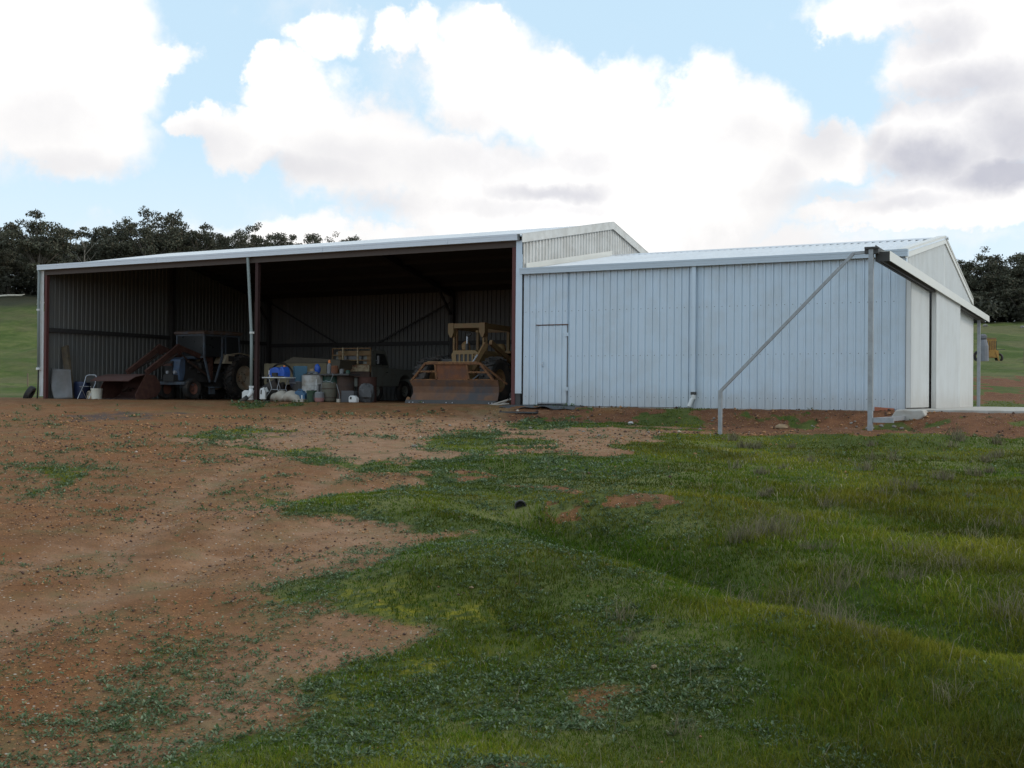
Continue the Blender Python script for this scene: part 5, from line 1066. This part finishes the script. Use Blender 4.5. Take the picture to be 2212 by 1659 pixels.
# rows standing behind and below the front crowns
RG = random.Random(77); gl = 'dark gum in the crowded back rows of the hilltop wood'; gr_ = 'dark gum in the shaded wood at the right'
rows = []
for px in range(-440, 800, 38): rows.append((px+RG.uniform(-12,12), RG.uniform(218,246), gl, 'back-row gums of the hilltop wood', RG.uniform(.72,.9)))
for px in range(-40, 420, 50): rows.append((px+RG.uniform(-12,12), RG.uniform(202,214), gl, 'back-row gums of the hilltop wood', RG.uniform(.5,.62)))
for px in range(2030, 2700, 24): rows.append((px+RG.uniform(-8,8), RG.uniform(200,236), gr_, 'gums massed in the right-hand wood', RG.uniform(.66,.82)))
for px in range(2040, 2700, 40): rows.append((px+RG.uniform(-8,8), RG.uniform(188,196), gr_, 'gums massed in the right-hand wood', RG.uniform(.5,.6)))
tx = [(-60,480), (85,470), (160,515), (215,498), (318,465), (430,488), (500,510), (548,498), (640,512), (760,520), (1000,560), (2000,575), (2115,555), (2208,555), (2340,550)]
for (px, d, lab, grp, f) in rows:
    ty = np.interp(px, [a for a, b in tx], [b for a, b in tx]); x, y, z = place(px, d); H = max((.2276+(852-ty)/2523.5*d-z)*f, 4.)
    t = dup(mesh_cache[RG.choice([0,1,2,4,5])], (x,y,z), RG.uniform(0,6.28), (RG.uniform(.8,1.1),)*2+(H/13.,), lab); t['group'] = grp
# shrubby understorey
rg = np.random.default_rng(9); out = []
for (a, b, d0, d1, n) in ((-440, 820, 200, 238, 560), (2020, 2700, 184, 226, 430)):
    for i in range(n):
        px = rg.uniform(a, b); d = rg.uniform(d0, d1); x, y, z = place(px, d); leafcloud(rg, np.array([x, y, z+rg.uniform(.6, 3.2)]), np.array([1.9, 1.9, 1.4])*rg.uniform(.6, 1.2), 60, .36, out)
V = np.concatenate(out).reshape(-1, 3); n = len(V)//4
sc_ = vmesh('scrub', V, np.arange(n*4).reshape(-1, 4), LEAFM, {'col': np.repeat(np.array([[.062,.062,.044]])*rg.uniform(.5, 1.4, (n, 1)), 4, 0)})
tag(sc_, 'dark scrub filling in below the hillside gum trees', 'scrub', kind='stuff')
# bare dead branches above the treeline
x, y, z = place(178, 204); m = MB(); rr = random.Random(3); m.tube([(0,0,0), (.2,0,4.5), (.1,0,8.5)], [.22,.15,.07], 7)
for k in range(9):
    h = rr.uniform(4.5, 8.5); a = rr.uniform(0, 6.28); l = rr.uniform(1.2, 3); p = Vector((.15,0,h)); q = p+Vector((math.cos(a)*l, math.sin(a)*l, l*1.1)); m.tube([p, p.lerp(q,.5)+Vector((0,0,.1)), q], [.06,.04,.02], 5); m.tube([p.lerp(q,.5), p.lerp(q,.5)+Vector((rr.uniform(-.8,.8), rr.uniform(-.8,.8), 1.))], [.03,.015], 4)
one('dead_tree', m, mat('dead_wood', (.30,.27,.23), .9), 'bare dead tree standing between two crowns on the left hilltop', 'tree', (x,y,z))
# fallen pale log and stones on the left hillside
x, y, z = place(22, 197); m = MB(); m.tube([(-2.4,-.9,.0), (-.5,-.2,.12), (1.6,.75,.14), (2.1,1.0,.32)], [.16,.15,.12,.06], 8); one('fallen_log', m, mat('bleached_log', (.62,.58,.48), .8), 'pale fallen log below the trees at the left edge', 'log', (x,y,z+.1))
# resting sheep: body, neck, head, ears, folded legs in one skin
x, y, z = place(82, 183); sh = MB(); 
sh.blob((0,0,.34), (.52,.25,.30), 14, 10, .06, 1); sh.blob((-.42,0,.52), (.17,.13,.22), 10, 8, .05, 2); sh.blob((-.62,0,.72), (.17,.085,.09), 10, 8, .03, 3)
for s in (-1, 1): sh.tube([(-.55,s*.06,.76), (-.52,s*.17,.74)], [.03,.01], 6); sh.tube([(-.30,s*.15,.18), (-.48,s*.18,.06), (-.30,s*.20,.04)], [.07,.05,.04], 7); sh.tube([(.32,s*.2,.18), (.18,s*.27,.06), (.42,s*.27,.04)], [.10,.06,.04], 7)
sh.tube([(.50,0,.36), (.60,0,.22)], [.04,.02], 6)
one('sheep', sh, SHEEP, 'pale sheep lying on the grass on the left hillside', 'sheep', (x,y,z), -.35)
for k, (px, lab) in enumerate(((97, 'small pale stone nearest the lying sheep'), (114, 'longer pale stone close to the shed edge on the left hillside'))):
    x, y, z = place(px, 184); m = MB(); m.blob((0,0,.1), (.36,.2,.16), 9, 6, .2, k); one('hill_stone', m, mat('pale_rock', (.55,.52,.44), .9), lab, 'stone', (x,y,z), .3, 'pale stones on the left hillside')
for k, (px, d, lab) in enumerate(((2128, 165, 'higher dark rock on the right hillside'), (2131, 120, 'lower dark rock on the right hillside above the old machine'), (2208, 162, 'rock at the right edge of the hillside'))):
    x, y, z = place(px, d); m = MB(); m.blob((0,0,.12), (.34,.25,.22), 9, 6, .2, k+7); one('hill_stone', m, ROCKM, lab, 'stone', (x,y,z), .3, 'rocks on the right hillside')
# fence posts
def fpost(px, d, h, lab, lean=0.):
    x, y, z = place(px, d); m = MB(); m.tube([(0,0,-.3), (0,0,h*.6), (.01,0,h)], [.055,.05,.042], 8); o = one('fence_post', m, WOOD, lab, 'post', (x,y,z), 0, 'old timber fence posts'); o.rotation_euler = (lean, lean*.5, 0)
fpost(60, 88, 1.05, 'weathered timber post left of the open shed', .03); fpost(2212, 92, 1.75, 'dark leaning post at the right edge of the paddock', .05); fpost(2112, 96, 1.3, 'thin dark post behind the far track post', 0)
# grey tank and old yellow machine on the right hillside
x, y, z = place(2123, 98)
m = MB(); m.tube([(0,0,-.1), (0,0,1.2), (-.03,0,1.75)], [.48,.44,.33], 14); g_t = thing('stone_pillar', 'grey upright weathered stump-like pillar beside the yellow machine', 'pillar', (x,y,z)); m.build('shaft', mat('grey_pillar', (.20,.20,.22), .8, 0, .15, 3.), g_t); m = MB(); m.blob((.02,0,1.98), (.30,.28,.26), 12, 8, .1, 3); m.build('top', mat('grey_pillar_top', (.16,.155,.17), .8), g_t)
x, y, z = place(2139, 99); mc = thing('old_machine', 'small old yellow farm machine standing on the right hillside', 'machine', (x,y,z), .35)
m = MB(); m.prism([(-.42,.95), (-.35,1.95), (.38,1.95), (.40,.95)], -.4, .4, 'y'); hp = m.build('hopper', TRAN, mc)
m = MB(); m.box((-.36,-.43,1.90), (.39,.43,2.02)); m.build('rim', YEL, hp)
m = MB()
for k in range(5): m.box((-.34+k*.17,-.425,1.0), (-.29+k*.17,-.402,1.75))
each(m, 'slat', RUSTD, hp)
m = MB(); m.box((-.4,-.5,.35), (.55,.5,.95)); m.bar((-.5,-.5,.0), (-.1,-.5,.9), .1, .1); m.bar((.6,-.5,.0), (.3,-.5,.9), .1, .1); m.bar((-.9,-.45,.5), (-.35,-.45,1.6), .07, .07); m.build('frame', TRAN, mc)
m = MB(); tyre(m, (.0,0,0), .38, .2); o = m.build('wheel', BLK, mc, loc=(.75,.2,.36)); o.rotation_euler = (0,0,.8)
m = MB(); tyre(m, (.0,0,0), .5, .25); o = m.build('wheel', BLK, mc, loc=(-.85,.2,.48)); o.rotation_euler = (0,0,1.2)
m = MB(); m.bar((.4,-.3,1.0), (1.1,-.3,1.05), .07, .05); m.build('lever', DKST, mc)
